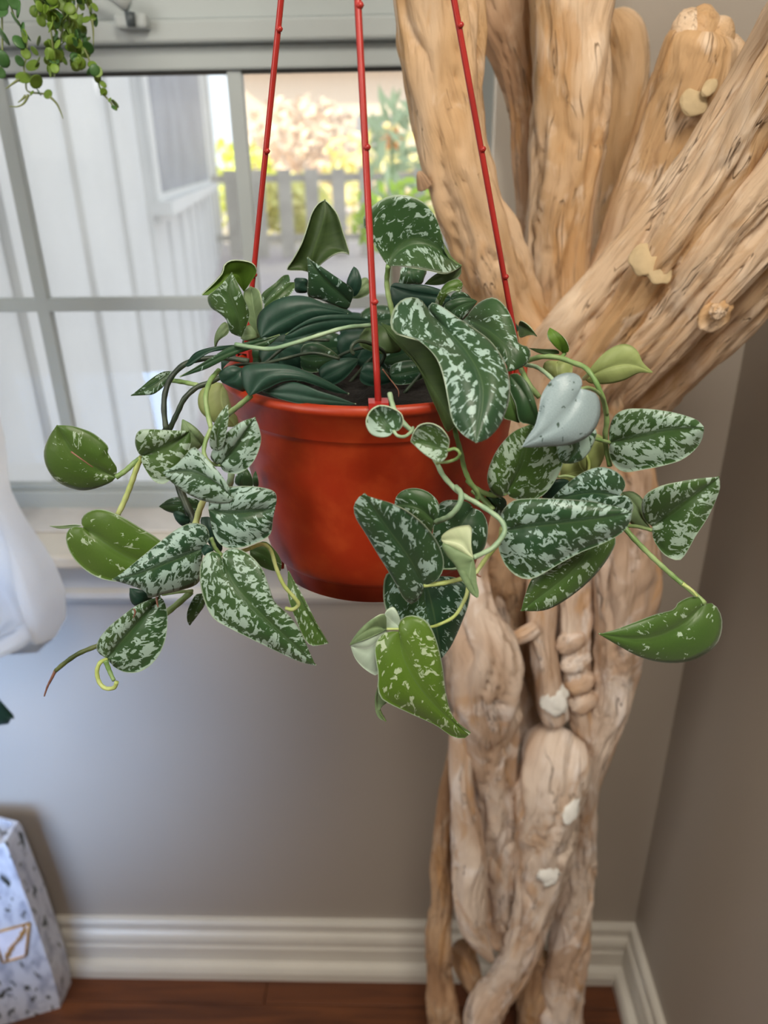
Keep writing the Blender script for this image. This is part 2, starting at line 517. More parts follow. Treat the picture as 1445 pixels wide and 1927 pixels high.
# insect screen outside the glass: fine horizontal wires
m = NT('insect_screen')
tc = m.add('ShaderNodeTexCoord').outputs['Object']
sx = m.add('ShaderNodeSeparateXYZ'); m.put(sx, 0, tc)
wv = m.math('ABSOLUTE', m.math('SINE', m.math('MULTIPLY', sx.outputs[2], math.pi / 0.0016)))
df = m.add('ShaderNodeBsdfDiffuse'); df.inputs[0].default_value = (0.75, 0.76, 0.78, 1)
tr = m.add('ShaderNodeBsdfTransparent')
ms = m.add('ShaderNodeMixShader'); m.put(ms, 0, m.math('MULTIPLY', m.smooth(wv, 0.5, 1.0), 0.30))
m.t.links.new(tr.outputs[0], ms.inputs[1]); m.t.links.new(df.outputs[0], ms.inputs[2])
m.t.links.new(ms.outputs[0], m.n['Material Output'].inputs[0])
link('insect_screen', pydata('insect_screen', [(WX0 + 0.03, SASH + 0.04, WZ0), (WX1 - 0.03, SASH + 0.04, WZ0), (WX1 - 0.03, SASH + 0.04, zr3), (WX0 + 0.03, SASH + 0.04, zr3)], [(0, 1, 2, 3)]), m.m, win, False)
# sill, stool and apron
zst = zpx(60, 1047, 0.925)
M['sill'] = plain('sill_paint', (0.62, 0.61, 0.60), 0.4, 0.12, 14)
XS1 = WX1 + 0.10
box('stool', WX0 - 0.1, XS1, 0.925, SASH - 0.02, zst - 0.022, zst, M['trim'], win, 0.005)
box('sill_track', WX0 + 0.03, WX1 - 0.03, 1.0, SASH + 0.05, zst, WZ0 + 0.004 if WZ0 + 0.004 > zst else zst + 0.004, M['sill'], win, 0.002)
za = zpx(60, 1133, WALL - 0.012)
prof = [(0, zst - 0.022), (0.03, zst - 0.022), (0.034, zst - 0.03), (0.026, zst - 0.038), (0.018, zst - 0.042), (0.018, za + 0.03), (0.024, za + 0.024),
        (0.024, za + 0.014), (0.016, za + 0.008), (0.012, za), (0, za)]
link('apron', extrude_profile('apron', prof, (WX0 - 0.08, WALL, 0), (XS1 - 0.02, WALL, 0), (0, -1, 0)), M['trim'], win, False)
# casing on the right of the opening
XC1 = xpx(1158, 20, WALL - 0.02)
box('casing', WX1 - 0.004, XC1 - 0.03, WALL - 0.016, WALL, zst, WZ1 + 0.1, M['trim'], win, 0.003)
box('casing', XC1 - 0.032, XC1, WALL - 0.024, WALL, zst, WZ1 + 0.1, M['trim'], win, 0.006)
box('casing', WX0 - 0.1, WX1, WALL - 0.016, WALL, WZ1 - 0.002, WZ1 + 0.1, M['trim'], win, 0.003)
# latch on the meeting rail
q = P(246, 18, SASH - 0.04)
lt = box('latch', q.x - 0.02, q.x + 0.02, SASH - 0.05, SASH - 0.03, zr3 - 0.012, zr3 + 0.004, M['window_backlit'], win, 0.004)
link('latch_lever', tube_me('latch_lever', [q + Vector((-0.05, 0, 0.022)), q + Vector((-0.02, -0.008, 0.014)), q + Vector((0.0, -0.006, 0.002))], [0.004, 0.006, 0.008], 12), M['window_backlit'], lt)
link('latch_pin', tube_me('latch_pin', [Vector((q.x + 0.002, SASH - 0.052, zr3 + 0.004)), Vector((q.x + 0.002, SASH - 0.052, zr3 - 0.010))], [0.006, 0.005], 12), plain('latch_pin_metal', (0.08, 0.1, 0.11), 0.4), lt)

# ---------------------------------------------------------------- outside: the wing of the house, yard
def azi(x):
    d = P(x, 309, 1.0) - CAM
    return math.atan2(d.x, d.y)
VPA = azi(480)
wd = Vector((math.sin(VPA), math.cos(VPA), 0))       # along the wing wall
wn = Vector((math.cos(VPA), -math.sin(VPA), 0))      # out of the wall, to the right
PD = 0.50
def sdist(x):
    return PD / math.tan(VPA - azi(x))
M['siding'] = plain('siding_paint', (0.70, 0.69, 0.68), 0.6, 0.03, 4)
M['dark_pane'] = plain('far_window_glass', (0.3, 0.31, 0.35), 0.55, 0.15, 3)
wing = empty('wall_outside', (0, 1.2, 0))
structure(wing)
base0 = -wn * PD
s0 = (1.17 + PD * math.sin(VPA) * -1) / wd.y
s_a, s_b = sdist(268), sdist(384)
s_end = sdist(404)
def wing_box(name, sa, sb, n0, n1, z0, z1, mat, parent=wing):
    V = []
    for s in (sa, sb):
        for n in (n0, n1):
            for z in (z0, z1):
                V.append(base0 + wd * s + wn * n + Vector((0, 0, z)))
    return link(name, pydata(name, V, [(0, 1, 3, 2), (4, 6, 7, 5), (0, 4, 5, 1), (2, 3, 7, 6), (0, 2, 6, 4), (1, 5, 7, 3)]), mat, parent, False)
step = sdist(214) - sdist(131)
zsl = 1.5 - (s_a) * 56 / 1547.0
s = sdist(131) - 3 * step
k = 0
while s < s_end:
    e = min(s + step, s_end)
    a = max(s, s0 + 0.03)
    if e > a:
        wing_box('siding_board', a, e - 0.004, -0.02, 0, -0.6, 3.2, M['siding'])
        wing_box('siding_batten', max(s, s0) - 0.0 , max(s, s0) + 0.045, 0, 0.018, -0.6, 3.2, M['siding'])
    s += step
wing_box('corner_board', s_end - 0.1, s_end + 0.02, -0.12, 0.022, -0.6, 3.2, M['siding'])
fw = wing_box('window_casing', s_a, s_b, 0.0, 0.05, zsl - 0.1, 3.0, M['siding'])
wing_box('dark_glass', s_a + 0.18, s_b - 0.35, 0.045, 0.053, zsl + 0.03, 2.9, M['dark_pane'], fw)
wing_box('window_sill', s_a - 0.03, s_b + 0.05, 0.0, 0.11, zsl - 0.06, zsl, M['siding'], fw)
wing_box('eave', s0, s_end + 0.3, -0.1, 0.5, 3.2, 3.3, M['siding'])

# yard
m = NT('yard_ground')
tc = m.add('ShaderNodeTexCoord').outputs['Object']
m.color(m.mix(m.smooth(m.noise(tc, 1.2, 4), 0.4, 0.6), (0.50, 0.44, 0.46), (0.62, 0.55, 0.52)))
M['ground'] = m.set(Roughness=0.9)
gv = []
for j in range(12):
    Y = 1.17 + (24 - 1.17) * (j / 11) ** 1.5
    z = -0.6 + min(1, Y / 9.0) * 1.2
    for i in range(9):
        gv.append((-12 + i * 3, Y, z + 0.03 * math.sin(i * 2.1 + j)))
gf = [(j * 9 + i, j * 9 + i + 1, (j + 1) * 9 + i + 1, (j + 1) * 9 + i) for j in range(11) for i in range(8)]
structure(link('floor_yard', pydata('floor_yard', gv, gf), M['ground']))
M['fence'] = plain('fence_wood', (0.5, 0.46, 0.4), 0.7, 0.15, 3)
fence = tag(empty('picket_fence', (0.5, 9, 0.6)), 'blurred pale picket fence across the sunlit yard outside', 'fence')
zt, zb = zpx(560, 318, 9), zpx(560, 462, 9)
for i in range(22):
    x = -3.2 + i * 0.30
    me = box_me('picket', x, x + 0.15, 8.98, 9.02, zb - 0.12, zt)
    link('picket', me, M['fence'], fence, False)
box('fence_rail', -3.3, 3.4, 9.02, 9.06, zt - 0.13, zt - 0.05, M['fence'], fence)
box('fence_rail', -3.3, 3.4, 9.02, 9.06, zb + 0.05, zb + 0.12, M['fence'], fence)
def foliage_me(name, c, r, n, leaf, seed, squash=0.8):
    rnd = random.Random(seed)
    V, Fc = [], []
    for i in range(n):
        u = Vector((rnd.gauss(0, 1), rnd.gauss(0, 1), rnd.gauss(0, 1))).normalized() * (rnd.random() ** 0.4)
        p = Vector(c) + Vector((u.x * r, u.y * r, u.z * r * squash))
        a = Vector((rnd.gauss(0, 1), rnd.gauss(0, 1), rnd.gauss(0, 1))).normalized() * leaf
        b = a.orthogonal().normalized() * leaf * 0.5
        k = len(V)
        V += [p - a, p + b, p + a, p - b]
        Fc.append((k, k + 1, k + 2, k + 3))
    return pydata(name, V, Fc)
def shrub(label, c, r, n, leaf, colr, seed, squash=0.8, name='shrub'):
    z0 = c[2] - r * squash
    t = tag(empty(name, (c[0], c[1], z0)), label, 'bush', None)
    o = link('foliage', foliage_me('foliage', c, r, n, leaf, seed, squash), plain('foliage_' + str(seed), colr, 0.7, 0.25, 3), t, False)
    o['kind'] = 'stuff'
    link('trunk', tube_me('trunk', [Vector((c[0], c[1], -0.6 + min(1, c[1] / 9) * 1.2 - 0.02)), Vector(c)], [0.05 * r + 0.01, 0.02], 8), plain('bark_' + str(seed), (0.2, 0.14, 0.09), 0.9), t)
q = P(430, 285, 12); shrub('yellow green lit bush beside the siding corner outside', (q.x, 12, q.z - 0.45), 0.75, 500, 0.09, (0.75, 0.8, 0.12), 1)
q = P(570, 255, 16); shrub('tan brown leafless bush behind the middle of the fence', (q.x, 16, q.z - 0.3), 1.25, 900, 0.12, (0.75, 0.6, 0.48), 2)
q = P(740, 290, 12); shrub('golden bush behind the fence near the driftwood edge', (q.x, 12, q.z - 0.5), 1.2, 700, 0.11, (0.95, 0.78, 0.35), 3)
q = P(530, 300, 10.6); shrub('low yellow hedge plant seen just above the fence rail', (q.x + .1, 10.6, q.z - 0.55), 0.5, 600, 0.09, (0.95, 0.85, 0.3), 4)
q = P(745, 370, 2.6); shrub('lime green leafy plant just outside the window', (q.x, 2.6, q.z - 0.06), 0.15, 120, 0.03, (0.45, 0.65, 0.05), 5)
# flowering shrub near the glass, on the right
fs = tag(empty('flowering_shrub', (0.1, 3.2, 0)), 'soft green shrub with one orange flower outside the window', 'bush')
rnd = random.Random(11)
bmV, bmF = [], []
for i in range(90):
    q = P(rnd.uniform(690, 800), rnd.uniform(180, 420), 3.2 + rnd.uniform(-0.2, 0.2))
    a = Vector((rnd.gauss(0, 1), rnd.gauss(0, .4), rnd.gauss(0, 1))).normalized() * 0.045
    b = a.orthogonal().normalized() * 0.018
    k = len(bmV); bmV += [q - a, q + b, q + a, q - b]; bmF.append((k, k + 1, k + 2, k + 3))
o = link('foliage', pydata('foliage', bmV, bmF), plain('soft_green', (0.42, 0.52, 0.3), 0.7, 0.2, 5), fs, False); o['kind'] = 'stuff'
q = P(738, 262, 3.1)
link('stalk', tube_me('stalk', [Vector((q.x, 3.2, -0.2)), Vector((q.x - 0.02, 3.15, 0.8)), q], [0.014, 0.01, 0.006], 8), M['stem'], fs)
V, Fc = [], []
for k in range(6):
    a = k * math.pi / 3
    d = Vector((math.cos(a), 0, math.sin(a))); e = Vector((-math.sin(a), 0, math.cos(a)))
    j = len(V); V += [q, q + d * 0.025 + e * 0.012, q + d * 0.045 - Vector((0, 0.01, 0)), q + d * 0.025 - e * 0.012]
    Fc.append((j, j + 1, j + 2, j + 3))
link('flower', pydata('flower', V, Fc), plain('orange_petals', (0.9, 0.35, 0.08), 0.6), fs, False)
# a pale building far behind the yard
bd = tag(empty('garden_building', (0.2, 22, 0.6)), 'pale out-of-focus building beyond the fence and bushes', 'building')
box('wall', -4.0, 5.5, 21, 24, 0.6, 3.6, plain('render_paint', (0.8, 0.68, 0.55), 0.8), bd)
rm = plain('roof_shingles', (0.6, 0.55, 0.5), 0.8)
link('roof', pydata('roof', [(-4.4, 20.6, 3.55), (5.9, 20.6, 3.55), (5.9, 22.5, 4.8), (-4.4, 22.5, 4.8), (-4.4, 24.4, 3.55), (5.9, 24.4, 3.55)], [(0, 1, 2, 3), (3, 2, 5, 4), (0, 3, 4), (1, 5, 2)]), rm, bd, False)
for x in (-1.2, 1.0):
    box('window', x, x + 0.9, 20.97, 21.0, 1.6, 2.6, M['dark_pane'], bd)

# ---------------------------------------------------------------- driftwood
M['wood'] = wood_material('driftwood_warm', (0.57, 0.36, 0.18), (0.73, 0.54, 0.36), (0.25, 0.125, 0.05))
M['wood_pale'] = wood_material('driftwood_pale', (0.58, 0.41, 0.29), (0.80, 0.67, 0.56), (0.30, 0.18, 0.10))
M['wood_brown'] = wood_material('driftwood_brown', (0.40, 0.235, 0.13), (0.54, 0.36, 0.22), (0.15, 0.075, 0.035))
M['putty'] = plain('wood_putty', (0.50, 0.385, 0.22), 0.75, 0.1, 60, 0.3)
M['bleached'] = plain('bleached_patch', (0.8, 0.8, 0.76), 0.7, 0.08, 80, 0.2)
wood = tag(empty('driftwood', (0.3, 0.82, 0.0)), 'tall pale driftwood trunk with fanned branches in the room corner', 'driftwood')
def branch(name, pts, mat='wood', flat=0.85, ground=False, amp=1.0, seed=0, cap=(0.0, 0.0), crop='f', label=None, seg=64):
    pts = cpx(crop, pts)
    c3 = []
    for x, y, wpx, Y in pts:
        p = P(x, y, Y)
        c3.append((p.x, p.y, p.z, wpx * 0.5 * mpp(p) / (CROPS[crop][2])))
    if ground:
        x, y, z, r = c3[-1]
        c3.append((x, y, 0.0, r * 1.05))
    L = sum(math.dist(a[:3], b[:3]) for a, b in zip(c3, c3[1:]))
    n = max(16, int(L / 0.0045))
    R = catmull(c3, n)
    cen = [Vector(r[:3]) for r in R]
    rad = [max(0.001, r[3]) for r in R]
    V, Fc, G = [], [], []
    rm = sum(rad) / n
    for i in range(n):
        a_, b_ = cen[max(i - 1, 0)], cen[min(i + 1, n - 1)]
        t = (b_ - a_).normalized()
        view = (cen[i] - CAM).normalized()
        side = t.cross(view).normalized()
        dep = side.cross(t).normalized()
        v = i / (n - 1) * L
        e = 1.0
        for edge, cl in ((v, cap[0]), (L - v, cap[1])):
            if cl > 0 and edge < cl:
                e = min(e, math.sqrt(max(0.0, 1 - (1 - edge / cl) ** 2)) + 0.02)
        for k in range(seg):
            th = 2 * math.pi * k / seg
            cs, sn = math.cos(th), math.sin(th)
            q1 = noise.noise(Vector((cs * 1.3 + seed * 3.1, sn * 1.3, v * 11 + seed)))
            tw = th + v * 1.2 + 0.9 * noise.noise(Vector((cs + seed, sn, v * 7 + seed * 3)))
            ct_, st_ = math.cos(tw), math.sin(tw)
            q2 = noise.noise(Vector((ct_ * 2.2 + seed, st_ * 2.2, v * 7 + seed * 2)))
            q3 = 1 - min(1.0, 5 * abs(noise.noise(Vector((ct_ * 2.6 + seed, st_ * 2.6, v * 5 + seed * 5)))))
            q4 = noise.noise(Vector((ct_ * 9, st_ * 9 + seed, v * 30)))
            q5 = noise.noise(Vector((cs * 3 + seed, sn * 3, v * 38 + seed)))
            rr = rad[i] * e * (1 + amp * (0.16 * q1 + 0.22 * q2 - 0.22 * q3 ** 2 + 0.045 * q4 + 0.07 * q5))
            V.append(cen[i] + side * cs * rr + dep * sn * rr * flat)
            G.append((cs * rm + seed * 0.37, sn * rm + seed * 0.11, v + seed))
    for i in range(n - 1):
        for k in range(seg):
            Fc.append((i * seg + k, (i + 1) * seg + k, (i + 1) * seg + (k + 1) % seg, i * seg + (k + 1) % seg))
    Fc.append(tuple(range(seg)))
    Fc.append(tuple((n - 1) * seg + k for k in range(seg - 1, -1, -1)))
    me = pydata(name, V, Fc)
    at = me.attributes.new('gr', 'FLOAT_VECTOR', 'POINT')
    at.data.foreach_set('vector', [c for g in G for c in g])
    o = link(name, me, M[mat], wood)
    if label:
        o['label'] = label
    return o
def lump(name, x, y, rx, ry, Y, mat, depth=0.4, seed=0, rot=0.0, amp=0.12):
    p = P(x, y, Y)
    s = mpp(p)
    bm = bmesh.new()
    bmesh.ops.create_icosphere(bm, subdivisions=4, radius=1)
    ex = RW @ Vector((1, 0, 0)); ey = RW @ Vector((0, 1, 0)); ez = RW @ Vector((0, 0, 1))
    cr, sr = math.cos(rot), math.sin(rot)
    G = []
    for v in bm.verts:
        c = v.co.copy()
        G.append((c.x * 0.02 + seed, c.y * 0.02, c.z * 0.02))
        k = 1 + amp * noise.noise(c * 1.6 + Vector((seed, 0, 0))) + amp * 0.4 * noise.noise(c * 5 + Vector((seed, 3, 0)))
        a, b = c.x * rx * s * k, c.y * ry * s * k
        v.co = p + ex * (a * cr - b * sr) + ey * (a * sr + b * cr) + ez * c.z * depth * max(rx, ry) * s
    me = bpy.data.meshes.new(name)
    bm.to_mesh(me); bm.free()
    at = me.attributes.new('gr', 'FLOAT_VECTOR', 'POINT')
    at.data.foreach_set('vector', [c for g in G for c in g])
    return link(name, me, M[mat], wood)
br = 'branch'
# upper branches
branch(br, [(815, -160, 160, .74), (822, -20, 162, .74), (832, 70, 150, .74), (843, 195, 136, .74), (867, 322, 140, .74), (912, 450, 132, .75), (945, 570, 128, .77), (985, 720, 150, .79), (1010, 900, 150, .80)], 'wood', seed=1, amp=1.1)
branch(br, [(935, -80, 150, .90), (950, 30, 118, .90), (972, 110, 90, .90), (990, 200, 72, .90), (998, 290, 66, .9), (1006, 400, 60, .89), (1025, 560, 70, .88)], 'wood_brown', seed=2)
branch(br, [(1085, -120, 165, .83), (1081, 0, 158, .83), (1075, 75, 147, .83), (1074, 190, 146, .83), (1068, 280, 139, .83), (1060, 360, 126, .83), (1050, 440, 120, .83), (1045, 530, 118, .83), (1040, 640, 128, .83), (1050, 760, 140, .83)], 'wood', seed=3, amp=0.7)
branch(br, [(1150, 18, 75, .93), (1172, 70, 84, .93), (1180, 130, 78, .93), (1174, 200, 74, .93), (1157, 290, 62, .93), (1145, 370, 58, .93), (1140, 450, 60, .92), (1140, 560, 70, .9)], 'wood', seed=4, cap=(0.03, 0), amp=0.6)
# short sawn stub
branch(br, [(1334, 48, 120, .76), (1318, 92, 140, .765), (1305, 150, 150, .77), (1280, 215, 148, .78), (1250, 300, 138, .79), (1215, 390, 130, .8), (1180, 490, 120, .82), (1120, 640, 120, .83)], 'wood', seed=5, cap=(0.012, 0), amp=0.55)
for x, y, rx, ry, dz, sd, ro in ((1292, 66, 32, 44, .768, 1, -.15), (1318, 58, 34, 42, .766, 2, -.2), (1345, 76, 34, 42, .766, 3, -.35), (1368, 102, 34, 34, .768, 4, -.7), (1322, 112, 30, 14, .757, 5, -.3)):
    lump('knob', x, y, rx, ry, dz, 'wood', 0.85, sd, ro, 0.14)
# four fanned strands at the right
branch(br, [(1530, -40, 110, .60), (1440, 85, 66, .64), (1385, 175, 62, .66), (1300, 305, 54, .68), (1225, 425, 74, .70), (1148, 522, 86, .72), (1075, 615, 98, .74), (1020, 700, 110, .77), (1000, 800, 120, .79)], 'wood', seed=6, amp=0.9, flat=1.1)
branch(br, [(1560, 10, 120, .60), (1460, 150, 104, .62), (1395, 255, 100, .64), (1328, 362, 100, .66), (1262, 470, 96, .68), (1187, 577, 98, .71), (1115, 680, 120, .74), (1060, 780, 130, .78), (1040, 880, 130, .8)], 'wood', seed=7, flat=1.05)
branch(br, [(1600, 160, 140, .60), (1490, 290, 116, .63), (1410, 395, 108, .65), (1330, 500, 100, .67), (1250, 595, 96, .70), (1165, 690, 106, .73), (1100, 780, 120, .77), (1070, 880, 120, .8)], 'wood', seed=8, amp=1.1, flat=1.05)
branch(br, [(1640, 330, 125, .63), (1520, 432, 122, .66), (1425, 522, 118, .68), (1345, 606, 120, .71), (1262, 688, 124, .74), (1180, 765, 140, .78), (1130, 860, 160, .81), (1100, 950, 170, .82)], 'wood', seed=9, amp=0.9, flat=0.8)
branch(br, [(1560, 330, 60, .60), (1455, 460, 44, .63), (1365, 555, 40, .655), (1290, 635, 44, .68), (1220, 705, 40, .71), (1150, 770, 40, .75)], 'wood', seed=19, amp=0.9)
# trunk
branch('trunk', [(1050, 640, 140, .86), (1080, 760, 230, .86), (1110, 850, 210, .86), (1120, 950, 190, .87), (1110, 1060, 170, .88), (1100, 1170, 140, .88), (1110, 1280, 100, .88)], 'wood', seed=10, amp=0.8)
branch('trunk', [(985, 640, 120, .80), (965, 760, 190, .81), (950, 900, 170, .82), (945, 1040, 130, .85), (960, 1150, 110, .88), (975, 1260, 90, .90), (985, 1380, 70, .90)], 'wood_brown', seed=25, amp=0.8)
branch('trunk', [(1090, 760, 230, .80), (1085, 880, 230, .82), (1080, 980, 190, .84), (1075, 1080, 140, .86)], 'wood', seed=26, amp=0.8)
branch('strand', [(1150, 830, 120, .80), (1180, 910, 112, .79), (1190, 1000, 100, .79), (1178, 1080, 118, .79), (1168, 1170, 100, .79), (1160, 1260, 84, .80), (1152, 1320, 72, .80), (1130, 1390, 60, .81), (1105, 1470, 56, .82), (1096, 1560, 50, .83), (1084, 1660, 66, .84), (1074, 1740, 76, .84), (1066, 1820, 80, .84), (1056, 1900, 84, .84)], 'wood_pale', seed=11, ground=True, amp=0.9)
branch('strand', [(940, 850, 90, .82), (905, 980, 70, .82), (886, 1070, 62, .82), (890, 1150, 90, .80), (908, 1225, 138, .78), (913, 1310, 134, .78), (925, 1390, 98, .79), (932, 1480, 82, .80), (935, 1600, 80, .82), (940, 1700, 66, .83), (938, 1780, 50, .84)], 'wood_pale', seed=12, cap=(0.02, 0.03), amp=1.1)
branch('strand', [(866, 1340, 30, .80), (867, 1400, 46, .79), (870, 1485, 46, .775), (882, 1590, 62, .77), (884, 1680, 64, .77), (892, 1745, 52, .77), (912, 1785, 28, .77), (927, 1810, 10, .77)], 'wood_pale', seed=13, cap=(0.0, 0.004), amp=0.7)
branch('strand', [(852, 1400, 12, .83), (843, 1470, 28, .83), (834, 1550, 36, .83), (830, 1630, 40, .83), (832, 1700, 42, .83), (826, 1770, 50, .82), (824, 1830, 46, .82), (832, 1885, 56, .81), (836, 1930, 62, .81)], 'wood_brown', seed=14, ground=True, amp=1.2)
branch('strand', [(1058, 1378, 70, .815), (1048, 1402, 120, .80), (1040, 1455, 130, .79), (1032, 1530, 118, .785), (1018, 1640, 94, .79), (1000, 1720, 74, .79), (982, 1780, 72, .79), (950, 1850, 62, .79), (912, 1915, 74, .79)], 'wood_pale', seed=15, ground=True, cap=(0.012, 0), amp=0.9)
branch('strand', [(868, 1780, 40, .86), (880, 1820, 50, .85), (896, 1860, 34, .84), (905, 1880, 16, .84)], 'wood_brown', seed=16, cap=(0, 0.01))
branch('strand', [(1020, 1800, 40, .86), (1005, 1870, 52, .85), (998, 1930, 52, .85)], 'wood_brown', seed=17, ground=True)
branch('strand', [(1020, 1040, 60, .83), (1022, 1120, 60, .81), (1022, 1200, 50, .80), (1032, 1280, 50, .79), (1042, 1340, 54, .79), (1046, 1365, 40, .79)], 'wood_pale', seed=18, cap=(0, 0.012), amp=0.8)
branch('strand', [(1090, 1030, 70, .83), (1082, 1120, 66, .82), (1080, 1200, 62, .81), (1082, 1290, 60, .81), (1096, 1360, 48, .81), (1112, 1420, 40, .81)], 'wood_pale', seed=20, amp=0.9)
branch('strand', [(925, 1000, 60, .84), (935, 1090, 54, .84), (938, 1160, 44, .85), (960, 1260, 40, .86), (990, 1380, 60, .87)], 'wood_pale', seed=21, amp=0.8)
branch('strand', [(890, 980, 50, .85), (905, 1060, 46, .84), (915, 1130, 40, .84), (905, 1200, 50, .84)], 'wood_pale', seed=22, amp=0.8)
branch('twig', [(1010, 1180, 26, .79), (985, 1195, 30, .785), (965, 1203, 22, .78), (955, 1206, 10, .78)], 'wood_pale', seed=23, cap=(0, 0.004))
branch('twig', [(800, 350, 30, .72), (793, 333, 20, .715), (787, 322, 8, .712)], 'wood_brown', seed=24, cap=(0, 0.003))
# ribs beside the bulb, knot, putty, bleached spots
for i, (x, y) in enumerate(((1075, 1205), (1082, 1245), (1090, 1285), (1096, 1320))):
    lump('rib', x, y, 32, 22, .800, 'wood_pale', 0.75, i, 0.5, 0.2)
lump('knot', 1345, 592, 36, 24, .656, 'wood', 0.6, 31, 0.7, 0.35)
lump('knot', 1352, 584, 20, 13, .640, 'wood', 0.6, 32, 0.7, 0.4)
lump('putty_patch', 1306, 192, 26, 27, .742, 'putty', 0.3, 41)
lump('putty_patch', 1335, 165, 20, 12, .737, 'putty', 0.25, 42, 0.9, 0.15)
lump('putty_patch', 1216, 490, 32, 31, .672, 'putty', 0.3, 43, 0, 0.12)
lump('putty_patch', 1238, 508, 24, 30, .668, 'putty', 0.22, 44, 0.6, 0.15)
lump('bleached_spot', 1075, 1522, 14, 30, .748, 'bleached', 0.3, 51, -0.35, 0.3)
lump('bleached_spot', 1045, 1315, 24, 30, .778, 'bleached', 0.4, 52, 0.2, 0.4)
lump('bleached_spot', 1035, 1640, 20, 24, .758, 'bleached', 0.2, 53, -0.3, 0.6)

# ---------------------------------------------------------------- hanging pot
HR = 0.1215
r_front = P(713, 768, 1.0) - CAM; pf = CAM + r_front * (HR / -r_front.z)
r_l = P(455, 645, 1.0) - CAM; pl = CAM + r_l * (HR / -r_l.z)
r_r = P(977, 641, 1.0) - CAM; pr = CAM + r_r * (HR / -r_r.z)
RIM = 0.100
PC = Vector((xpx(706, 760, 0.50), pf.y + RIM * 0.985, CAM.z - HR))
PH = 0.140
hang = tag(empty('hanging_plant', (PC.x, PC.y, PC.z - PH)), 'trailing silver-spotted heart-leafed plant in a terracotta plastic pot hung by three red straps', 'plant')
m = NT('terracotta_plastic')
tc = m.add('ShaderNodeTexCoord').outputs['Object']
n = m.noise(tc, 45, 5, 0.6)
m.color(m.mix(m.smooth(n, 0.4, 0.75), (0.34, 0.027, 0.005), (0.42, 0.05, 0.010)))
m.bump(m.noise(tc, 150, 3), 0.05, 0.001)
M['pot'] = m.set(Roughness=0.42)
HP = 0.140
body_prof = [(0.0905, -0.05), (0.0955, 0.0), (0.0985, 0.0012), (0.1005, 0.0), (0.1012, -0.0025), (0.1008, -0.0045), (0.0992, -0.0055), (0.0965, -0.021),
             (0.0962, -0.0215), (0.0952, -0.0225), (0.0938, -0.0255), (0.0905, -0.050), (0.0865, -0.075), (0.083, -0.098), (0.0805, -0.112), (0.079, -0.118),
             (0.0775, -0.121), (0.0755, -0.1225), (0.0745, -HP), (0.0725, -HP), (0.071, -0.124), (0.0, -0.124)]
body_prof = [(r, z * HP / 0.1335 if z < -0.03 and abs(z) < 0.13 and r < 0.0905 + 1e-6 and i > 8 else z) for i, (r, z) in enumerate(body_prof)]
def notch2(j, a):
    return 0.011 if (body_prof[j][1] <= -HP + 0.001 and math.sin(a * 3 + math.pi) > 0.955) else 0.0
link('pot', lathe_me('pot', body_prof, PC, 180, notch2), M['pot'], hang)
m = NT('potting_soil')
tc = m.add('ShaderNodeTexCoord').outputs['Object']
m.color(m.mix(m.noise(tc, 300, 4), (0.002, 0.0015, 0.001), (0.008, 0.006, 0.004)))
m.bump(m.noise(tc, 250, 4), 0.8, 0.004)
M['soil'] = m.set(Roughness=0.95)
V, Fc = [(PC.x, PC.y, PC.z - 0.014)], []
for j in range(1, 9):
    for k in range(48):
        a = 2 * math.pi * k / 48
        r = 0.0935 * j / 8
        x, y = PC.x + r * math.cos(a), PC.y + r * math.sin(a)
        V.append((x, y, PC.z - 0.021 + 0.005 * noise.noise(Vector((x * 60, y * 60, 0)))))
for k in range(48):
    Fc.append((0, 1 + k, 1 + (k + 1) % 48))
for j in range(7):
    for k in range(48):
        Fc.append((1 + j * 48 + k, 1 + (j + 1) * 48 + k, 1 + (j + 1) * 48 + (k + 1) % 48, 1 + j * 48 + (k + 1) % 48))
link('soil', pydata('soil', V, Fc), M['soil'], hang)['kind'] = 'stuff'
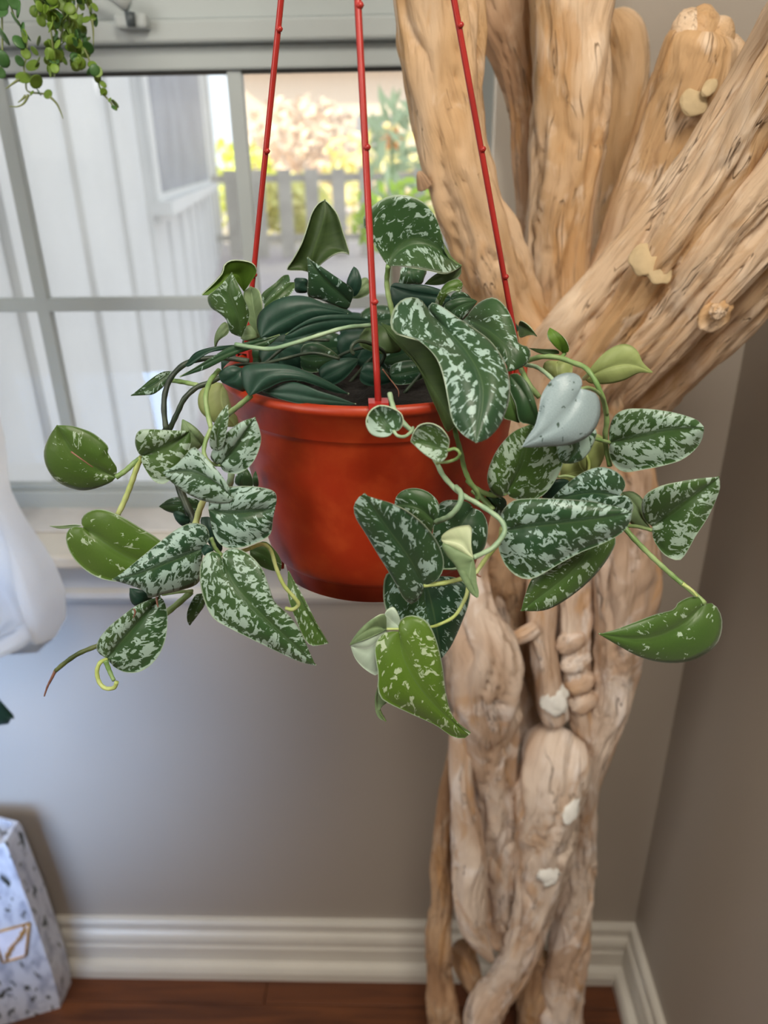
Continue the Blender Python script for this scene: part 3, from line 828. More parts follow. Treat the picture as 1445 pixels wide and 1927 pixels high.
# straps
M['strap'] = plain('red_plastic', (0.38, 0.025, 0.02), 0.3, 0.1, 40)
def on_rim(x, back):
    best = None
    for k in range(720):
        a = math.pi * k / 360
        p = PC + Vector((0.0985 * math.cos(a), 0.0985 * math.sin(a), 0.0))
        if (p.y > PC.y) != back:
            continue
        d = RW.transposed() @ (p - CAM)
        px = CX + F * d.x / -d.z
        if best is None or abs(px - x) < best[0]:
            best = (abs(px - x), p)
    return best[1]
HOOK = P(640, -1062, PC.y)
HOOK.z = max(HOOK.z, 1.8)
straps = [(713, False, (672, 0), 0.0), (462, True, (527, 0), 0.0), (977, True, (855, 0), 0.0)]
for x, back, top, _ in straps:
    a = on_rim(x, back)
    # the point on the top frame edge fixes the strap's direction towards the hook
    b = HOOK
    d0 = P(top[0], top[1], PC.y)
    nseg = 20
    # bend slightly so that it passes the photo's line
    tt = (d0.z - a.z) / (b.z - a.z)
    line = a.lerp(b, tt)
    Yt = a.y + (b.y - a.y) * tt
    off = P(top[0], top[1], Yt) - line
    pts = []
    for i in range(nseg + 1):
        t = i / nseg
        f = min(1, t / tt) if t < tt else max(0, 1 - (t - tt) / (1 - tt))
        pts.append(a.lerp(b, t) + Vector((off.x, 0, 0)) * f)
    so = link('strap', tube_me('strap', pts, [0.0016 + 0.0006 * min(1, 3 * (1 - i / nseg)) * 0.4 for i in range(nseg + 1)], 8), M['strap'], hang)
    for fr_ in (0.20, 0.47, 0.70):
        f = fr_ * tt * 1.35
        i = int(f * nseg)
        q = pts[i].lerp(pts[i + 1], f * nseg - i) if i < nseg else pts[-1]
        link('strap_bead', tube_me('strap_bead', [q + Vector((-0.0002, -0.001, -0.0012)), q + Vector((0.0013, -0.0012, 0)), q + Vector((0.0024, -0.001, 0.0008))], [0.0014, 0.0017, 0.0011], 8), M['strap'], so)
    # foot clip gripping the rim
    dr = (a - PC); dr.z = 0; dr.normalize()
    tn = Vector((-dr.y, dr.x, 0))
    V = []
    for u in (-0.0055, 0.0055):
        for n_, z in ((-0.006, -0.008), (-0.006, 0.004), (0.0045, 0.004), (0.0045, -0.010), (0.003, -0.010), (0.003, 0.002), (-0.0045, 0.002), (-0.0045, -0.008)):
            V.append(PC + dr * (0.0985 + n_) + tn * u + Vector((0, 0, z)))
    Fc = [(i, (i + 1) % 8, 8 + (i + 1) % 8, 8 + i) for i in range(8)] + [(0, 7, 6, 1), (1, 6, 5, 2), (2, 5, 4, 3), (8, 9, 14, 15), (9, 10, 13, 14), (10, 11, 12, 13)]
    link('strap_clip', pydata('strap_clip', V, Fc), M['strap'], so, False)
hk = [HOOK + Vector((0, 0, -0.004))]
for i in range(14):
    a = -math.pi / 2 + i * math.pi * 1.25 / 13
    hk.append(HOOK + Vector((0.012 * math.cos(a), 0, 0.012 + 0.012 * math.sin(a) - 0.004)))
hk += [HOOK + Vector((0.0, 0, 0.03)), Vector((HOOK.x, HOOK.y, 2.6))]
link('hook', tube_me('hook', hk, [0.0022] * len(hk), 8), M['strap'], hang)

# ---------------------------------------------------------------- leaves of the hanging plant
NL = [0]
def leaf(crop, mid, left, right, Y, mat='leaf', amt=0.6, hue=0.2, cup=0.006, tl=0.0, tr=0.0, bulge=0.006, under=False, label=None, crease=0.0025, n=26, mS=7, wave=0.0012):
    """mid: base ... tip; left/right: outline points between base and tip (both excluded). Y: (base, tip) distance from the camera plane."""
    NL[0] += 1
    seed = (NL[0] * 0.37) % 1.0
    mid = cpx(crop, mid)
    left = [mid[0]] + cpx(crop, left) + [mid[-1]]
    right = [mid[0]] + cpx(crop, right) + [mid[-1]]
    Mm, Lm, Rm = (catmull(q, n + 1) for q in (mid, left, right))
    V, A = [], []
    Y0, Y1 = Y
    cols = 2 * mS + 1
    pm = mpp(P(mid[0][0], mid[0][1], (Y0 + Y1) / 2))
    Lm_len = sum(math.dist(Mm[i], Mm[i + 1]) for i in range(n)) * pm
    for i in range(n + 1):
        t = i / n
        ym = Y0 + (Y1 - Y0) * t - bulge * 4 * t * (1 - t)
        for j in range(cols):
            s = (j - mS) / mS
            e = Lm[i] if s < 0 else Rm[i]
            a = abs(s)
            # equalise spacing, keep the row meeting the outline
            x = Mm[i][0] + (e[0] - Mm[i][0]) * a
            y = Mm[i][1] + (e[1] - Mm[i][1]) * a
            wd_ = math.dist(e, Mm[i]) * pm
            k = min(1.0, wd_ / 0.012)
            yy = ym + (tl if s < 0 else tr) * a * k + cup * a * a * k + crease * (1 - a) ** 3 * k
            yy += wave * k * a * math.sin(9 * t + seed * 20 + (2 if s > 0 else 0))
            V.append(P(x, y, yy))
            al = a * wd_
            A.append((t * Lm_len - al * 0.65, al if s >= 0 else al + 0.35, s))
    N0 = len(V)
    # normals
    Fq = []
    for i in range(n):
        for j in range(cols - 1):
            Fq.append((i * cols + j, i * cols + j + 1, (i + 1) * cols + j + 1, (i + 1) * cols + j))
    nor = [Vector((0, 0, 0)) for _ in V]
    tot = Vector((0, 0, 0)); vw = Vector((0, 0, 0))
    for f in Fq:
        fn = (V[f[2]] - V[f[0]]).cross(V[f[3]] - V[f[1]])
        tot += fn
        for v in f:
            nor[v] += fn
    cen = sum(V, Vector()) / N0
    facing = tot.dot(CAM - cen) > 0
    if facing == under:
        Fq = [tuple(reversed(f)) for f in Fq]
        nor = [-q for q in nor]
    th = 0.0008
    V2 = [v - (q.normalized() if q.length > 1e-12 else Vector((0, 0, 0))) * th for v, q in zip(V, nor)]
    F2 = [tuple(N0 + v for v in reversed(f)) for f in Fq]
    side = []
    for i in range(n):
        for j in (0, cols - 1):
            a, b = i * cols + j, (i + 1) * cols + j
            side.append((a, b, N0 + b, N0 + a))
    allv = V + V2
    me = pydata('leaf', allv, Fq + F2 + side)
    me.polygons.foreach_set('material_index', [0] * len(Fq) + [1] * len(F2) + [2] * len(side))
    at = me.attributes.new('vc', 'FLOAT_VECTOR', 'POINT')
    at.data.foreach_set('vector', [c for g in A + A for c in g])
    at = me.attributes.new('lf', 'FLOAT_COLOR', 'POINT')
    at.data.foreach_set('color', [c for _ in range(2 * N0) for c in (amt, hue, seed, 1.0)])
    top = M['leaf'] if mat == 'leaf' else M[mat]
    if under:
        mats = [M['leaf'], M['under'] if mat == 'leaf' else M[mat], M['edge']]
    else:
        mats = [top, M['under'], M['edge']]
    bm = bmesh.new(); bm.from_mesh(me)
    bmesh.ops.recalc_face_normals
    bm.free()
    o = link('leaf', me, mats, hang)
    if label:
        o['label'] = label
    return o
def vine(crop, pts, rpx, Y, mat='stem', name='stem', taper=1.0):
    """pts in crop pixels; Y: a number or one per point; rpx: radius in photograph pixels"""
    q = cpx(crop, pts)
    Ys = Y if isinstance(Y, (list, tuple)) else [Y] * len(q)
    if len(Ys) != len(q):
        Ys = list(np.interp(np.linspace(0, 1, len(q)), np.linspace(0, 1, len(Ys)), Ys))
    W = [tuple(P(a[0], a[1], b)) for a, b in zip(q, Ys)]
    n = max(10, 6 * len(q))
    R = catmull(W, n)
    pts3 = [Vector(r) for r in R]
    rad = [rpx * mpp(p) * (1 + (taper - 1) * i / (n - 1)) * (1 + 0.06 * math.sin(i * 1.3)) for i, p in enumerate(pts3)]
    return link(name, tube_me(name, pts3, rad, 10), M[mat], hang)

# --- centre cluster in front of the pot
leaf('c6', [(362, 150), (310, 95), (283, 13)], [(335, 180), (285, 186), (235, 165), (209, 110), (222, 60), (250, 28)], [(395, 140), (414, 100), (400, 55), (350, 25), (310, 14)], (.368, .372), amt=.75, hue=.15, cup=-.006, bulge=-.003, n=20)
leaf('c6', [(665, 262), (580, 240), (462, 212)], [(675, 205), (640, 150), (600, 122), (560, 112), (510, 124), (478, 165)], [(660, 300), (625, 330), (580, 312), (520, 268)], (.362, .366), amt=.7, hue=.35, cup=-.004, bulge=-.002, n=20)
leaf('c6', [(535, 1030), (450, 870), (320, 690), (195, 508)], [(520, 1085), (470, 1135), (420, 1105), (380, 1030), (330, 945), (265, 840), (200, 730), (150, 650), (136, 585), (160, 535)], [(600, 1005), (640, 950), (647, 880), (615, 790), (550, 700), (450, 615), (340, 560), (240, 530)], (.358, .350), amt=.62, hue=.08, cup=.004, tr=-.006, tl=.004, label='large dark spotted leaf hanging before the pot, tip upward')
leaf('c6', [(600, 670), (500, 590), (368, 572)], [(622, 610), (612, 550), (560, 500), (490, 477), (420, 488), (378, 525)], [(585, 705), (570, 742), (525, 700), (460, 640), (405, 600)], (.372, .376), amt=.5, hue=.2, cup=.004, n=20)
leaf('c6', [(812, 590), (730, 720), (650, 940)], [(790, 560), (730, 545), (650, 548), (610, 590), (585, 720), (590, 850)], [(860, 610), (893, 670), (895, 750), (870, 830), (800, 890), (720, 940)], (.392, .385), amt=.5, hue=.08, cup=.004)
leaf('c6', [(540, 980), (590, 1180), (637, 1440)], [(430, 940), (325, 960), (303, 1060), (320, 1170), (400, 1290), (520, 1390)], [(700, 980), (790, 1040), (788, 1130), (745, 1250), (690, 1370)], (.378, .372), amt=.55, hue=.02, cup=.004, tl=.002)
leaf('c6', [(393, 1290), (420, 1440), (500, 1590), (640, 1750), (797, 1868)], [(392, 1245), (420, 1208), (480, 1198), (550, 1230), (595, 1310), (625, 1410), (645, 1520), (660, 1640), (690, 1750), (745, 1825)], [(350, 1288), (295, 1305), (258, 1370), (262, 1450), (275, 1530), (272, 1610), (290, 1665), (340, 1700), (480, 1765), (600, 1820), (690, 1882), (760, 1895)], (.348, .342), amt=.5, hue=.85, cup=.006, bulge=.008, label='bright lime spotted leaf, lowest before the trunk')
leaf('c6', [(275, 1610), (268, 1700), (318, 1796)], [(258, 1650), (260, 1740), (285, 1785)], [(330, 1680), (300, 1712), (285, 1745)], (.352, .350), 'sage', cup=.002, bulge=0, n=14, mS=4, wave=0)
leaf('c6', [(318, 1278), (230, 1370), (125, 1370)], [(290, 1400), (278, 1528), (210, 1503), (150, 1440)], [(270, 1300), (200, 1330), (140, 1345)], (.362, .358), 'mint', under=True, cup=.002, n=18, label='pale mint leaf underside with torn edge')
leaf('c6', [(318, 1272), (220, 1275), (120, 1362)], [(312, 1190), (260, 1205), (190, 1265), (145, 1320)], [(290, 1290), (220, 1322), (160, 1345)], (.360, .357), 'sage', under=True, cup=.002, n=16, mS=5)
leaf('c6', [(395, 1262), (350, 1225), (312, 1190)], [(400, 1220), (380, 1170), (358, 1148), (325, 1165)], [(360, 1278), (318, 1265), (308, 1230)], (.361, .361), 'mint', under=True, cup=.001, bulge=0, n=12, mS=4)
leaf('c6', [(815, 872), (740, 800), (632, 770)], [(803, 800), (803, 700), (780, 686), (700, 702), (640, 740)], [(760, 858), (690, 818), (645, 790)], (.345, .352), 'pale', cup=.002, bulge=0.0, n=18, label='pale cream young leaf')
leaf('c6', [(812, 880), (800, 980), (838, 1094)], [(760, 850), (690, 812), (634, 785), (665, 850), (710, 900), (750, 985), (800, 1065)], [(822, 930), (828, 1000), (840, 1060)], (.345, .340), 'sage', under=True, cup=.004, bulge=0.0, n=18)
vine('c6', [(340, -60), (365, 30), (420, 110), (475, 160), (530, 210), (600, 320), (640, 400), (700, 470), (760, 520), (830, 560), (910, 610), (975, 665), (990, 730), (930, 810), (860, 850), (815, 870)], 5.0, [.40, .392, .386, .382, .380, .378, .376, .374, .372, .370, .366, .362, .358, .354, .350, .346], 'stem_blue')
vine('c6', [(362, 152), (385, 180), (425, 185), (460, 160), (472, 135)], 3.2, [.368, .366, .368, .374, .380], 'stem_blue', 'petiole')
vine('c6', [(668, 265), (710, 255), (738, 280), (720, 310), (670, 328), (630, 330), (610, 335)], 3.2, [.362, .361, .360, .362, .366, .370, .376], 'stem', 'petiole')
vine('c6', [(600, 670), (680, 635), (735, 570), (745, 510), (715, 470)], 5.5, [.372, .364, .362, .366, .374], 'stem_blue', 'petiole')
vine('c6', [(700, 100), (720, 190), (745, 280), (765, 370), (800, 450), (835, 500), (838, 540)], 4.8, [.385, .380, .378, .379, .380, .382, .384], 'stem')
vine('c6', [(978, 700), (960, 780), (890, 870), (835, 950), (790, 1020), (770, 1100), (710, 1200), (620, 1250), (560, 1265), (440, 1275), (318, 1275)], 5.0, [.366, .366, .366, .362, .357, .354, .352, .353, .354, .358, .360], 'stem_pale', taper=0.45)
vine('c6', [(535, 1028), (590, 1022), (660, 1012), (770, 985)], 4.4, [.358, .357, .358, .362], 'stem_pale', 'petiole')
vine('c6', [(640, 935), (690, 935), (745, 930)], 2.0, .375, 'stem_blue', 'petiole')
vine('c6', [(835, 965), (845, 975), (858, 978)], 2.4, .355, 'brown', 'petiole', 0.5)
vine('c3', [(215, 1280), (260, 1340), (320, 1420), (325, 1470)], 1.3, .41, 'brown', 'dry_root', 0.6)

# --- right cluster
leaf('c7', [(556, 380), (500, 490), (390, 600), (235, 697)], [(565, 345), (543, 305), (490, 292), (430, 308), (382, 350), (342, 420), (328, 500), (308, 580), (268, 640)], [(600, 388), (645, 412), (664, 475), (655, 555), (615, 625), (550, 668), (470, 690), (370, 695), (290, 700)], (.372, .365), 'silver', cup=.006, bulge=.006, tl=.003, label='smooth silvery grey leaf with few green marks')
leaf('c7', [(712, 672), (860, 650), (1040, 610), (1228, 590)], [(712, 600), (738, 530), (800, 492), (900, 488), (1000, 498), (1100, 518), (1190, 550)], [(712, 735), (740, 800), (800, 834), (900, 820), (1010, 798), (1110, 765), (1185, 705), (1220, 645)], (.415, .400), amt=.86, hue=.25, cup=.005, label='heavily spotted leaf pointing right, above its neighbours')
leaf('c7', [(946, 1130), (1060, 1060), (1190, 960), (1308, 860)], [(905, 1095), (886, 1020), (908, 960), (980, 916), (1080, 888), (1200, 868)], [(948, 1185), (975, 1240), (1020, 1290), (1090, 1314), (1130, 1275), (1180, 1185), (1245, 1085), (1290, 990), (1315, 915)], (.40, .385), amt=.68, hue=.32, cup=.003, crease=.005)
leaf('c7', [(780, 945), (850, 1010), (930, 1140)], [(840, 940), (895, 985), (893, 1050)], [(790, 1040), (830, 1110), (880, 1140)], (.425, .42), 'sage', under=True, n=14, mS=4, cup=.002)
leaf('c7', [(1232, 1548), (1100, 1670), (900, 1740), (655, 1715)], [(1212, 1516), (1150, 1512), (1085, 1545), (1062, 1580), (960, 1608), (850, 1650), (750, 1688)], [(1275, 1548), (1312, 1590), (1328, 1665), (1300, 1765), (1220, 1832), (1120, 1868), (1000, 1870), (880, 1840), (765, 1780)], (.375, .36), amt=.36, hue=.5, cup=.005, label='bright green leaf hanging lowest at right on a long stalk')
leaf('c7', [(140, 1150), (350, 1125), (600, 1095), (836, 1055)], [(115, 1090), (140, 1030), (200, 985), (310, 976), (450, 980), (600, 990), (700, 1010), (790, 1030)], [(110, 1200), (112, 1260), (150, 1345), (210, 1400), (280, 1417), (355, 1385), (450, 1328), (560, 1270), (680, 1222), (780, 1165), (825, 1105)], (.372, .360), amt=.72, hue=.08, cup=.007, bulge=.008, label='large spotted leaf centre right pointing right')
leaf('c7', [(660, 1180), (500, 1380), (232, 1590)], [(560, 1200), (420, 1290), (300, 1400), (255, 1500)], [(745, 1190), (725, 1270), (630, 1400), (500, 1512), (370, 1583)], (.388, .378), amt=.5, hue=.42, cup=.004)
leaf('c7', [(768, 965), (600, 950), (390, 985)], [(800, 905), (775, 850), (710, 812), (640, 808), (550, 845), (460, 915)], [(800, 960), (838, 995), (840, 1050), (800, 1085), (660, 1080), (500, 1040)], (.392, .40), amt=.74, hue=.02, cup=.004)
leaf('c7', [(155, 945), (240, 790), (290, 570)], [(125, 972), (75, 945), (48, 880), (60, 800), (110, 700), (190, 615)], [(175, 970), (250, 990), (345, 965), (415, 885), (462, 780), (450, 700), (390, 640), (330, 600)], (.392, .385), amt=.68, hue=.42, cup=.005)
leaf('c7', [(520, 640), (530, 710), (480, 788)], [(640, 600), (622, 690), (575, 760), (520, 785)], [(430, 650), (430, 730), (450, 780)], (.388, .385), amt=.78, hue=.1, cup=.004, n=16)
leaf('c7', [(580, 320), (700, 270), (820, 250), (942, 290)], [(620, 260), (690, 185), (760, 145), (815, 142), (860, 175), (890, 240)], [(610, 345), (700, 350), (790, 330), (870, 290)], (.44, .43), 'yellow', under=True, cup=.004, label='plain yellow-green leaf pointing right')
leaf('c7', [(462, 188), (435, 120), (388, 47)], [(420, 155), (385, 110), (376, 75)], [(492, 175), (480, 125), (440, 78)], (.43, .43), 'bright', cup=-.002, n=14, mS=4, label='small bright green upright leaf')
leaf('c7', [(440, 190), (360, 180), (270, 158)], [(430, 170), (350, 164)], [(420, 192), (340, 190)], (.43, .44), 'olive', n=12, mS=3, cup=0)
leaf('c7', [(430, 235), (425, 280), (440, 330)], [(370, 235), (355, 270), (385, 320)], [(500, 240), (505, 290), (480, 325)], (.445, .44), 'yellow', under=True, n=12, mS=4)
leaf('c7', [(600, 840), (590, 740), (640, 630)], [(555, 800), (545, 720), (590, 640)], [(650, 810), (685, 720), (680, 650)], (.43, .43), 'yellow', under=True, n=14, mS=4)
leaf('c7', [(450, 860), (530, 830), (600, 830)], [(460, 790), (540, 760), (590, 780)], [(470, 890), (540, 880), (590, 860)], (.44, .44), 'yellow', under=True, n=12, mS=4)
leaf('c7', [(500, 890), (420, 920), (350, 990)], [(470, 870), (400, 880), (350, 940)], [(490, 930), (440, 970), (380, 1000)], (.42, .42), 'deep', n=12, mS=4)
leaf('c7', [(60, 930), (100, 1000), (130, 1070)], [(100, 950), (150, 985), (150, 1040)], [(40, 980), (80, 1050), (110, 1075)], (.41, .41), amt=.4, hue=.0, n=12, mS=4)
leaf('c3', [(1080, 1320), (1180, 1450), (1298, 1690)], [(1130, 1310), (1200, 1370), (1245, 1470), (1275, 1580)], [(1080, 1420), (1120, 1520), (1145, 1635), (1210, 1655)], (.395, .385), amt=.2, hue=.12, cup=.003, n=18)
leaf('c3', [(1060, 1340), (1080, 1480), (1145, 1648)], [(1090, 1380), (1125, 1460), (1145, 1560)], [(1050, 1430), (1040, 1530), (1035, 1610), (1090, 1630)], (.40, .388), amt=.15, hue=.4, cup=.002, n=16)
leaf('c3', [(1140, 980), (1200, 1010), (1268, 1060)], [(1150, 953), (1195, 975), (1240, 1020)], [(1145, 1062), (1200, 1050), (1240, 1050)], (.52, .50), 'olive', n=12, mS=4, cup=.001)
vine('c7', [(90, 150), (180, 235), (270, 225), (350, 205), (440, 212), (520, 240), (580, 265), (625, 320), (665, 400), (690, 480), (698, 560), (690, 620), (695, 700), (715, 800)], 5.0, [.47, .45, .44, .43, .425, .42, .415, .41, .408, .41, .412, .415, .42, .42], 'stem')
vine('c7', [(225, 255), (250, 310), (285, 370), (330, 425)], 5.2, [.45, .43, .42, .42], 'stem')
vine('c7', [(255, 250), (310, 260), (360, 290), (410, 335)], 4.0, [.44, .42, .405, .395], 'stem_blue')
vine('c7', [(618, 648), (665, 660), (712, 672)], 3.6, [.40, .405, .415], 'stem', 'petiole')
vine('c7', [(556, 382), (600, 375), (650, 400), (685, 450), (700, 520)], 3.5, [.374, .385, .395, .405, .41], 'stem', 'petiole')
vine('c7', [(575, 325), (600, 300), (600, 280)], 4.0, [.44, .42, .415], 'stem_pale', 'petiole')
vine('c7', [(470, 190), (455, 205), (445, 215)], 3.4, [.43, .425, .425], 'stem', 'petiole')
vine('c7', [(585, 740), (600, 780), (600, 830)], 3.0, .425, 'stem_pale', 'petiole')
vine('c7', [(430, 860), (480, 855), (540, 870)], 3.0, .425, 'stem', 'petiole')
vine('c7', [(790, 1130), (850, 1200), (950, 1300), (1060, 1400), (1140, 1465), (1195, 1512), (1232, 1548)], 5.2, [.40, .395, .39, .385, .38, .377, .375], 'stem', taper=0.9)
vine('c7', [(800, 1125), (870, 1130), (945, 1150)], 3.6, [.41, .405, .40], 'stem', 'petiole')
vine('c7', [(1110, 1440), (1160, 1475), (1190, 1510)], 3.6, [.376, .374, .373], 'stem_pale', 'sheath', 0.6)
vine('c7', [(150, 945), (80, 960), (0, 930), (-60, 880)], 5.0, [.392, .40, .41, .42], 'stem')
vine('c7', [(-30, 930), (30, 985), (80, 1040)], 6.0, [.41, .405, .40], 'stem')

# --- top, over the pot
leaf('c3', [(255, 578), (330, 480), (440, 425), (560, 450), (750, 580)], [(225, 540), (165, 440), (100, 330), (78, 275), (105, 220), (170, 155), (260, 108), (380, 100), (490, 145), (575, 245), (618, 370), (640, 490), (690, 550)], [(330, 578), (430, 588), (540, 608), (640, 627), (700, 612)], (.455, .46), amt=.56, hue=.2, cup=-.004, crease=.006, tr=-.012, tl=.004, bulge=.006, label='tall upright spotted leaf curling over, highest at right of the middle strap')
leaf('c3', [(745, 585), (640, 640), (505, 700)], [(742, 640), (690, 680), (600, 705)], [(680, 600), (600, 625), (540, 665)], (.462, .465), 'olive', under=True, n=14, mS=4, cup=.002)
leaf('c3', [(420, 590), (430, 650), (440, 705)], [(345, 592), (335, 650), (330, 700)], [(515, 606), (500, 660), (485, 702)], (.53, .53), amt=.45, hue=.05, n=12, mS=4)
leaf('c3', [(690, 800), (480, 770), (270, 720)], [(620, 745), (500, 708), (400, 705), (300, 694)], [(600, 870), (450, 870), (320, 890), (270, 820)], (.50, .50), 'deep', cup=.004)
leaf('c3', [(597, 850), (650, 760), (755, 735)], [(572, 835), (600, 760), (650, 692), (725, 668), (762, 700)], [(625, 845), (650, 790), (700, 750), (735, 758)], (.455, .45), amt=.6, hue=.6, cup=.006, n=20, label='rolled young spotted leaf')
leaf('c3', [(527, 893), (640, 1000), (800, 1180), (900, 1420), (852, 1782)], [(515, 870), (490, 820), (430, 792), (350, 808), (292, 870), (268, 960), (290, 1025), (370, 1052), (450, 1080), (530, 1145), (590, 1225), (632, 1350), (660, 1490), (690, 1630), (760, 1725)], [(528, 850), (565, 828), (640, 868), (740, 938), (850, 1010), (950, 1090), (1030, 1200), (1075, 1330), (1083, 1440), (1058, 1565), (1000, 1685), (920, 1762)], (.43, .352), amt=.66, hue=.06, cup=.009, bulge=.012, n=36, mS=9, label='largest spotted leaf, drooping over the pot rim')
leaf('c3', [(790, 940), (950, 1030), (1060, 1140), (1070, 1298)], [(800, 905), (850, 845), (920, 803), (985, 798), (1055, 860), (1100, 950), (1130, 1060), (1145, 1110), (1205, 1130), (1224, 1180), (1195, 1245), (1130, 1285)], [(850, 1010), (950, 1090), (1020, 1190), (1060, 1260)], (.46, .42), amt=.5, hue=.15, cup=.006, bulge=.01, n=28)
leaf('c3', [(860, 820), (740, 850), (640, 930)], [(820, 800), (730, 800), (640, 840)], [(820, 880), (760, 950), (690, 960)], (.48, .48), amt=.45, hue=.1, n=16, mS=5)
leaf('c3', [(820, 800), (750, 780), (670, 830)], [(790, 770), (730, 752), (685, 775)], [(790, 830), (730, 840)], (.50, .50), amt=.5, hue=.05, n=12, mS=4)
leaf('c3', [(205, 965), (420, 1200), (560, 1420), (705, 1668)], [(260, 1050), (350, 1150), (440, 1250), (485, 1330), (530, 1440), (590, 1570), (620, 1640), (655, 1708)], [(330, 1010), (480, 1090), (600, 1240), (650, 1400), (690, 1560)], (.45, .37), 'olive', amt=.3, cup=.004, bulge=.004, n=30, label='narrow dark green leaf edge under the largest leaf')
leaf('c2', [(1300, 975), (1290, 1070), (1330, 1180)], [(1230, 990), (1180, 1060), (1178, 1115), (1230, 1150)], [(1370, 1000), (1440, 1080), (1460, 1160)], (.45, .44), 'olive', n=18, cup=.004)
leaf('c2', [(835, 625), (880, 440), (940, 250), (945, 128)], [(790, 612), (735, 612), (682, 602), (725, 530), (780, 430), (820, 320), (855, 215), (900, 150)], [(880, 610), (930, 560), (1010, 505), (1070, 490), (1113, 505), (1095, 430), (1070, 350), (1035, 235), (990, 170)], (.57, .57), 'olive', under=True, cup=-.008, crease=-.004, bulge=0, n=28, label='upright plain green leaf at the back against the window')
leaf('c2', [(1120, 830), (990, 710), (823, 520)], [(1138, 780), (1125, 730), (1060, 680), (940, 598)], [(1095, 875), (1000, 845), (900, 805), (828, 785), (830, 650)], (.50, .49), amt=.45, hue=.0, cup=.004, n=22)
leaf('c2', [(395, 755), (330, 640), (108, 778)], [(440, 690), (478, 620), (445, 562), (330, 543), (268, 570), (250, 630), (190, 700)], [(370, 720), (330, 670), (290, 660), (200, 765)], (.47, .46), 'bright', cup=-.004, n=24, mS=6, label='ragged bright green curled leaf')
leaf('c2', [(375, 1065), (350, 900), (300, 760), (310, 622)], [(300, 1030), (275, 950), (230, 905), (165, 860), (145, 790), (190, 750), (245, 700)], [(415, 980), (432, 900), (395, 800), (352, 700)], (.455, .45), amt=.5, hue=.3, cup=.005, n=26, wave=.003)
leaf('c2', [(500, 1065), (470, 920), (440, 720)], [(430, 970), (395, 830), (390, 760)], [(505, 960), (522, 860), (500, 750)], (.475, .475), 'sage', under=True, cup=-.003, n=18, mS=5)
leaf('c2', [(500, 1065), (440, 1050), (370, 1072)], [(470, 1020), (420, 980)], [(450, 1085), (400, 1088)], (.465, .465), 'sage', n=10, mS=3)
leaf('c2', [(290, 990), (240, 1040), (200, 1130)], [(260, 965), (215, 1020), (198, 1080)], [(280, 1040), (220, 1080)], (.49, .49), 'sage', under=True, n=12, mS=3)
leaf('c2', [(525, 830), (600, 750), (698, 640)], [(515, 770), (600, 700), (660, 645)], [(560, 850), (640, 770), (705, 690)], (.52, .53), amt=.5, hue=.15, n=16, mS=4, cup=.002)
leaf('c2', [(530, 870), (620, 800), (738, 690)], [(540, 830), (620, 750), (690, 695)], [(590, 850), (680, 800), (735, 740)], (.51, .52), amt=.4, hue=.3, n=16, mS=4, cup=.002)
leaf('c2', [(830, 720), (780, 700), (735, 690)], [(825, 670), (770, 660), (738, 665)], [(825, 760), (770, 765), (740, 750)], (.54, .54), 'deep', n=10, mS=3)
leaf('c2', [(510, 1065), (640, 960), (860, 870), (1102, 905)], [(482, 1000), (492, 910), (560, 842), (640, 800), (740, 780), (840, 792), (950, 838), (1050, 865)], [(600, 1060), (740, 1020), (880, 945), (1000, 915)], (.455, .47), 'deep', cup=.006, bulge=.006, n=28, label='broad deep green leaf over the left rim')
leaf('c2', [(678, 1052), (820, 980), (1000, 945), (1275, 952)], [(720, 1010), (790, 965), (870, 928), (980, 910), (1110, 912), (1200, 930)], [(680, 1085), (850, 1045), (1000, 1010), (1180, 985)], (.43, .45), 'deep', cup=.003, n=26)
leaf('c2', [(640, 1050), (400, 1135), (180, 1220), (-45, 1338)], [(560, 1070), (440, 1090), (300, 1128), (190, 1190), (60, 1270)], [(560, 1120), (430, 1150), (300, 1200), (150, 1275), (50, 1310)], (.44, .43), amt=.3, hue=.05, cup=.003, n=28, mS=5)
leaf('c2', [(380, 1115), (200, 1145), (-10, 1260)], [(300, 1118), (180, 1130), (60, 1170)], [(260, 1150), (150, 1175), (30, 1260)], (.46, .45), 'deep', cup=.002, n=18, mS=4)
leaf('c2', [(430, 1465), (560, 1330), (800, 1325), (1110, 1450)], [(390, 1400), (372, 1290), (410, 1255), (540, 1240), (690, 1250), (820, 1295), (970, 1365)], [(470, 1450), (560, 1410), (650, 1368), (760, 1358), (880, 1390), (1010, 1440)], (.40, .42), 'deep', cup=.005, bulge=.006, n=30, label='deep green leaf lying over the front rim')
leaf('ca', [(420, 440), (700, 470), (900, 500), (1220, 545)], [(520, 400), (650, 355), (780, 380), (900, 430), (1060, 480)], [(520, 480), (620, 515), (760, 545), (900, 552), (1100, 555)], (.41, .405), 'deep', cup=.003, n=26, label='teal green leaf resting on the inner rim')
leaf('ca', [(260, 240), (170, 330), (80, 360)], [(150, 215), (60, 270), (60, 330)], [(290, 430), (180, 410)], (.43, .43), 'deep', n=16, mS=5)
leaf('c4', [(1080, 130), (1080, 250), (1150, 366)], [(1020, 122), (960, 165), (943, 225), (960, 285), (1020, 335), (1090, 365)], [(1120, 150), (1165, 220), (1205, 310), (1190, 350)], (.50, .49), 'yellow', under=True, cup=.004, n=20, label='yellowing backlit leaf beside the left rim')
leaf('c2', [(1110, 790), (1150, 690), (1140, 583)], [(1090, 700), (1118, 620)], [(1160, 780), (1195, 700), (1172, 610)], (.53, .53), 'deep', n=14, mS=4)
leaf('c2', [(1120, 800), (1190, 740), (1250, 690)], [(1150, 720), (1195, 665), (1230, 660)], [(1180, 800), (1250, 765), (1258, 720)], (.54, .54), 'sage', n=14, mS=4)
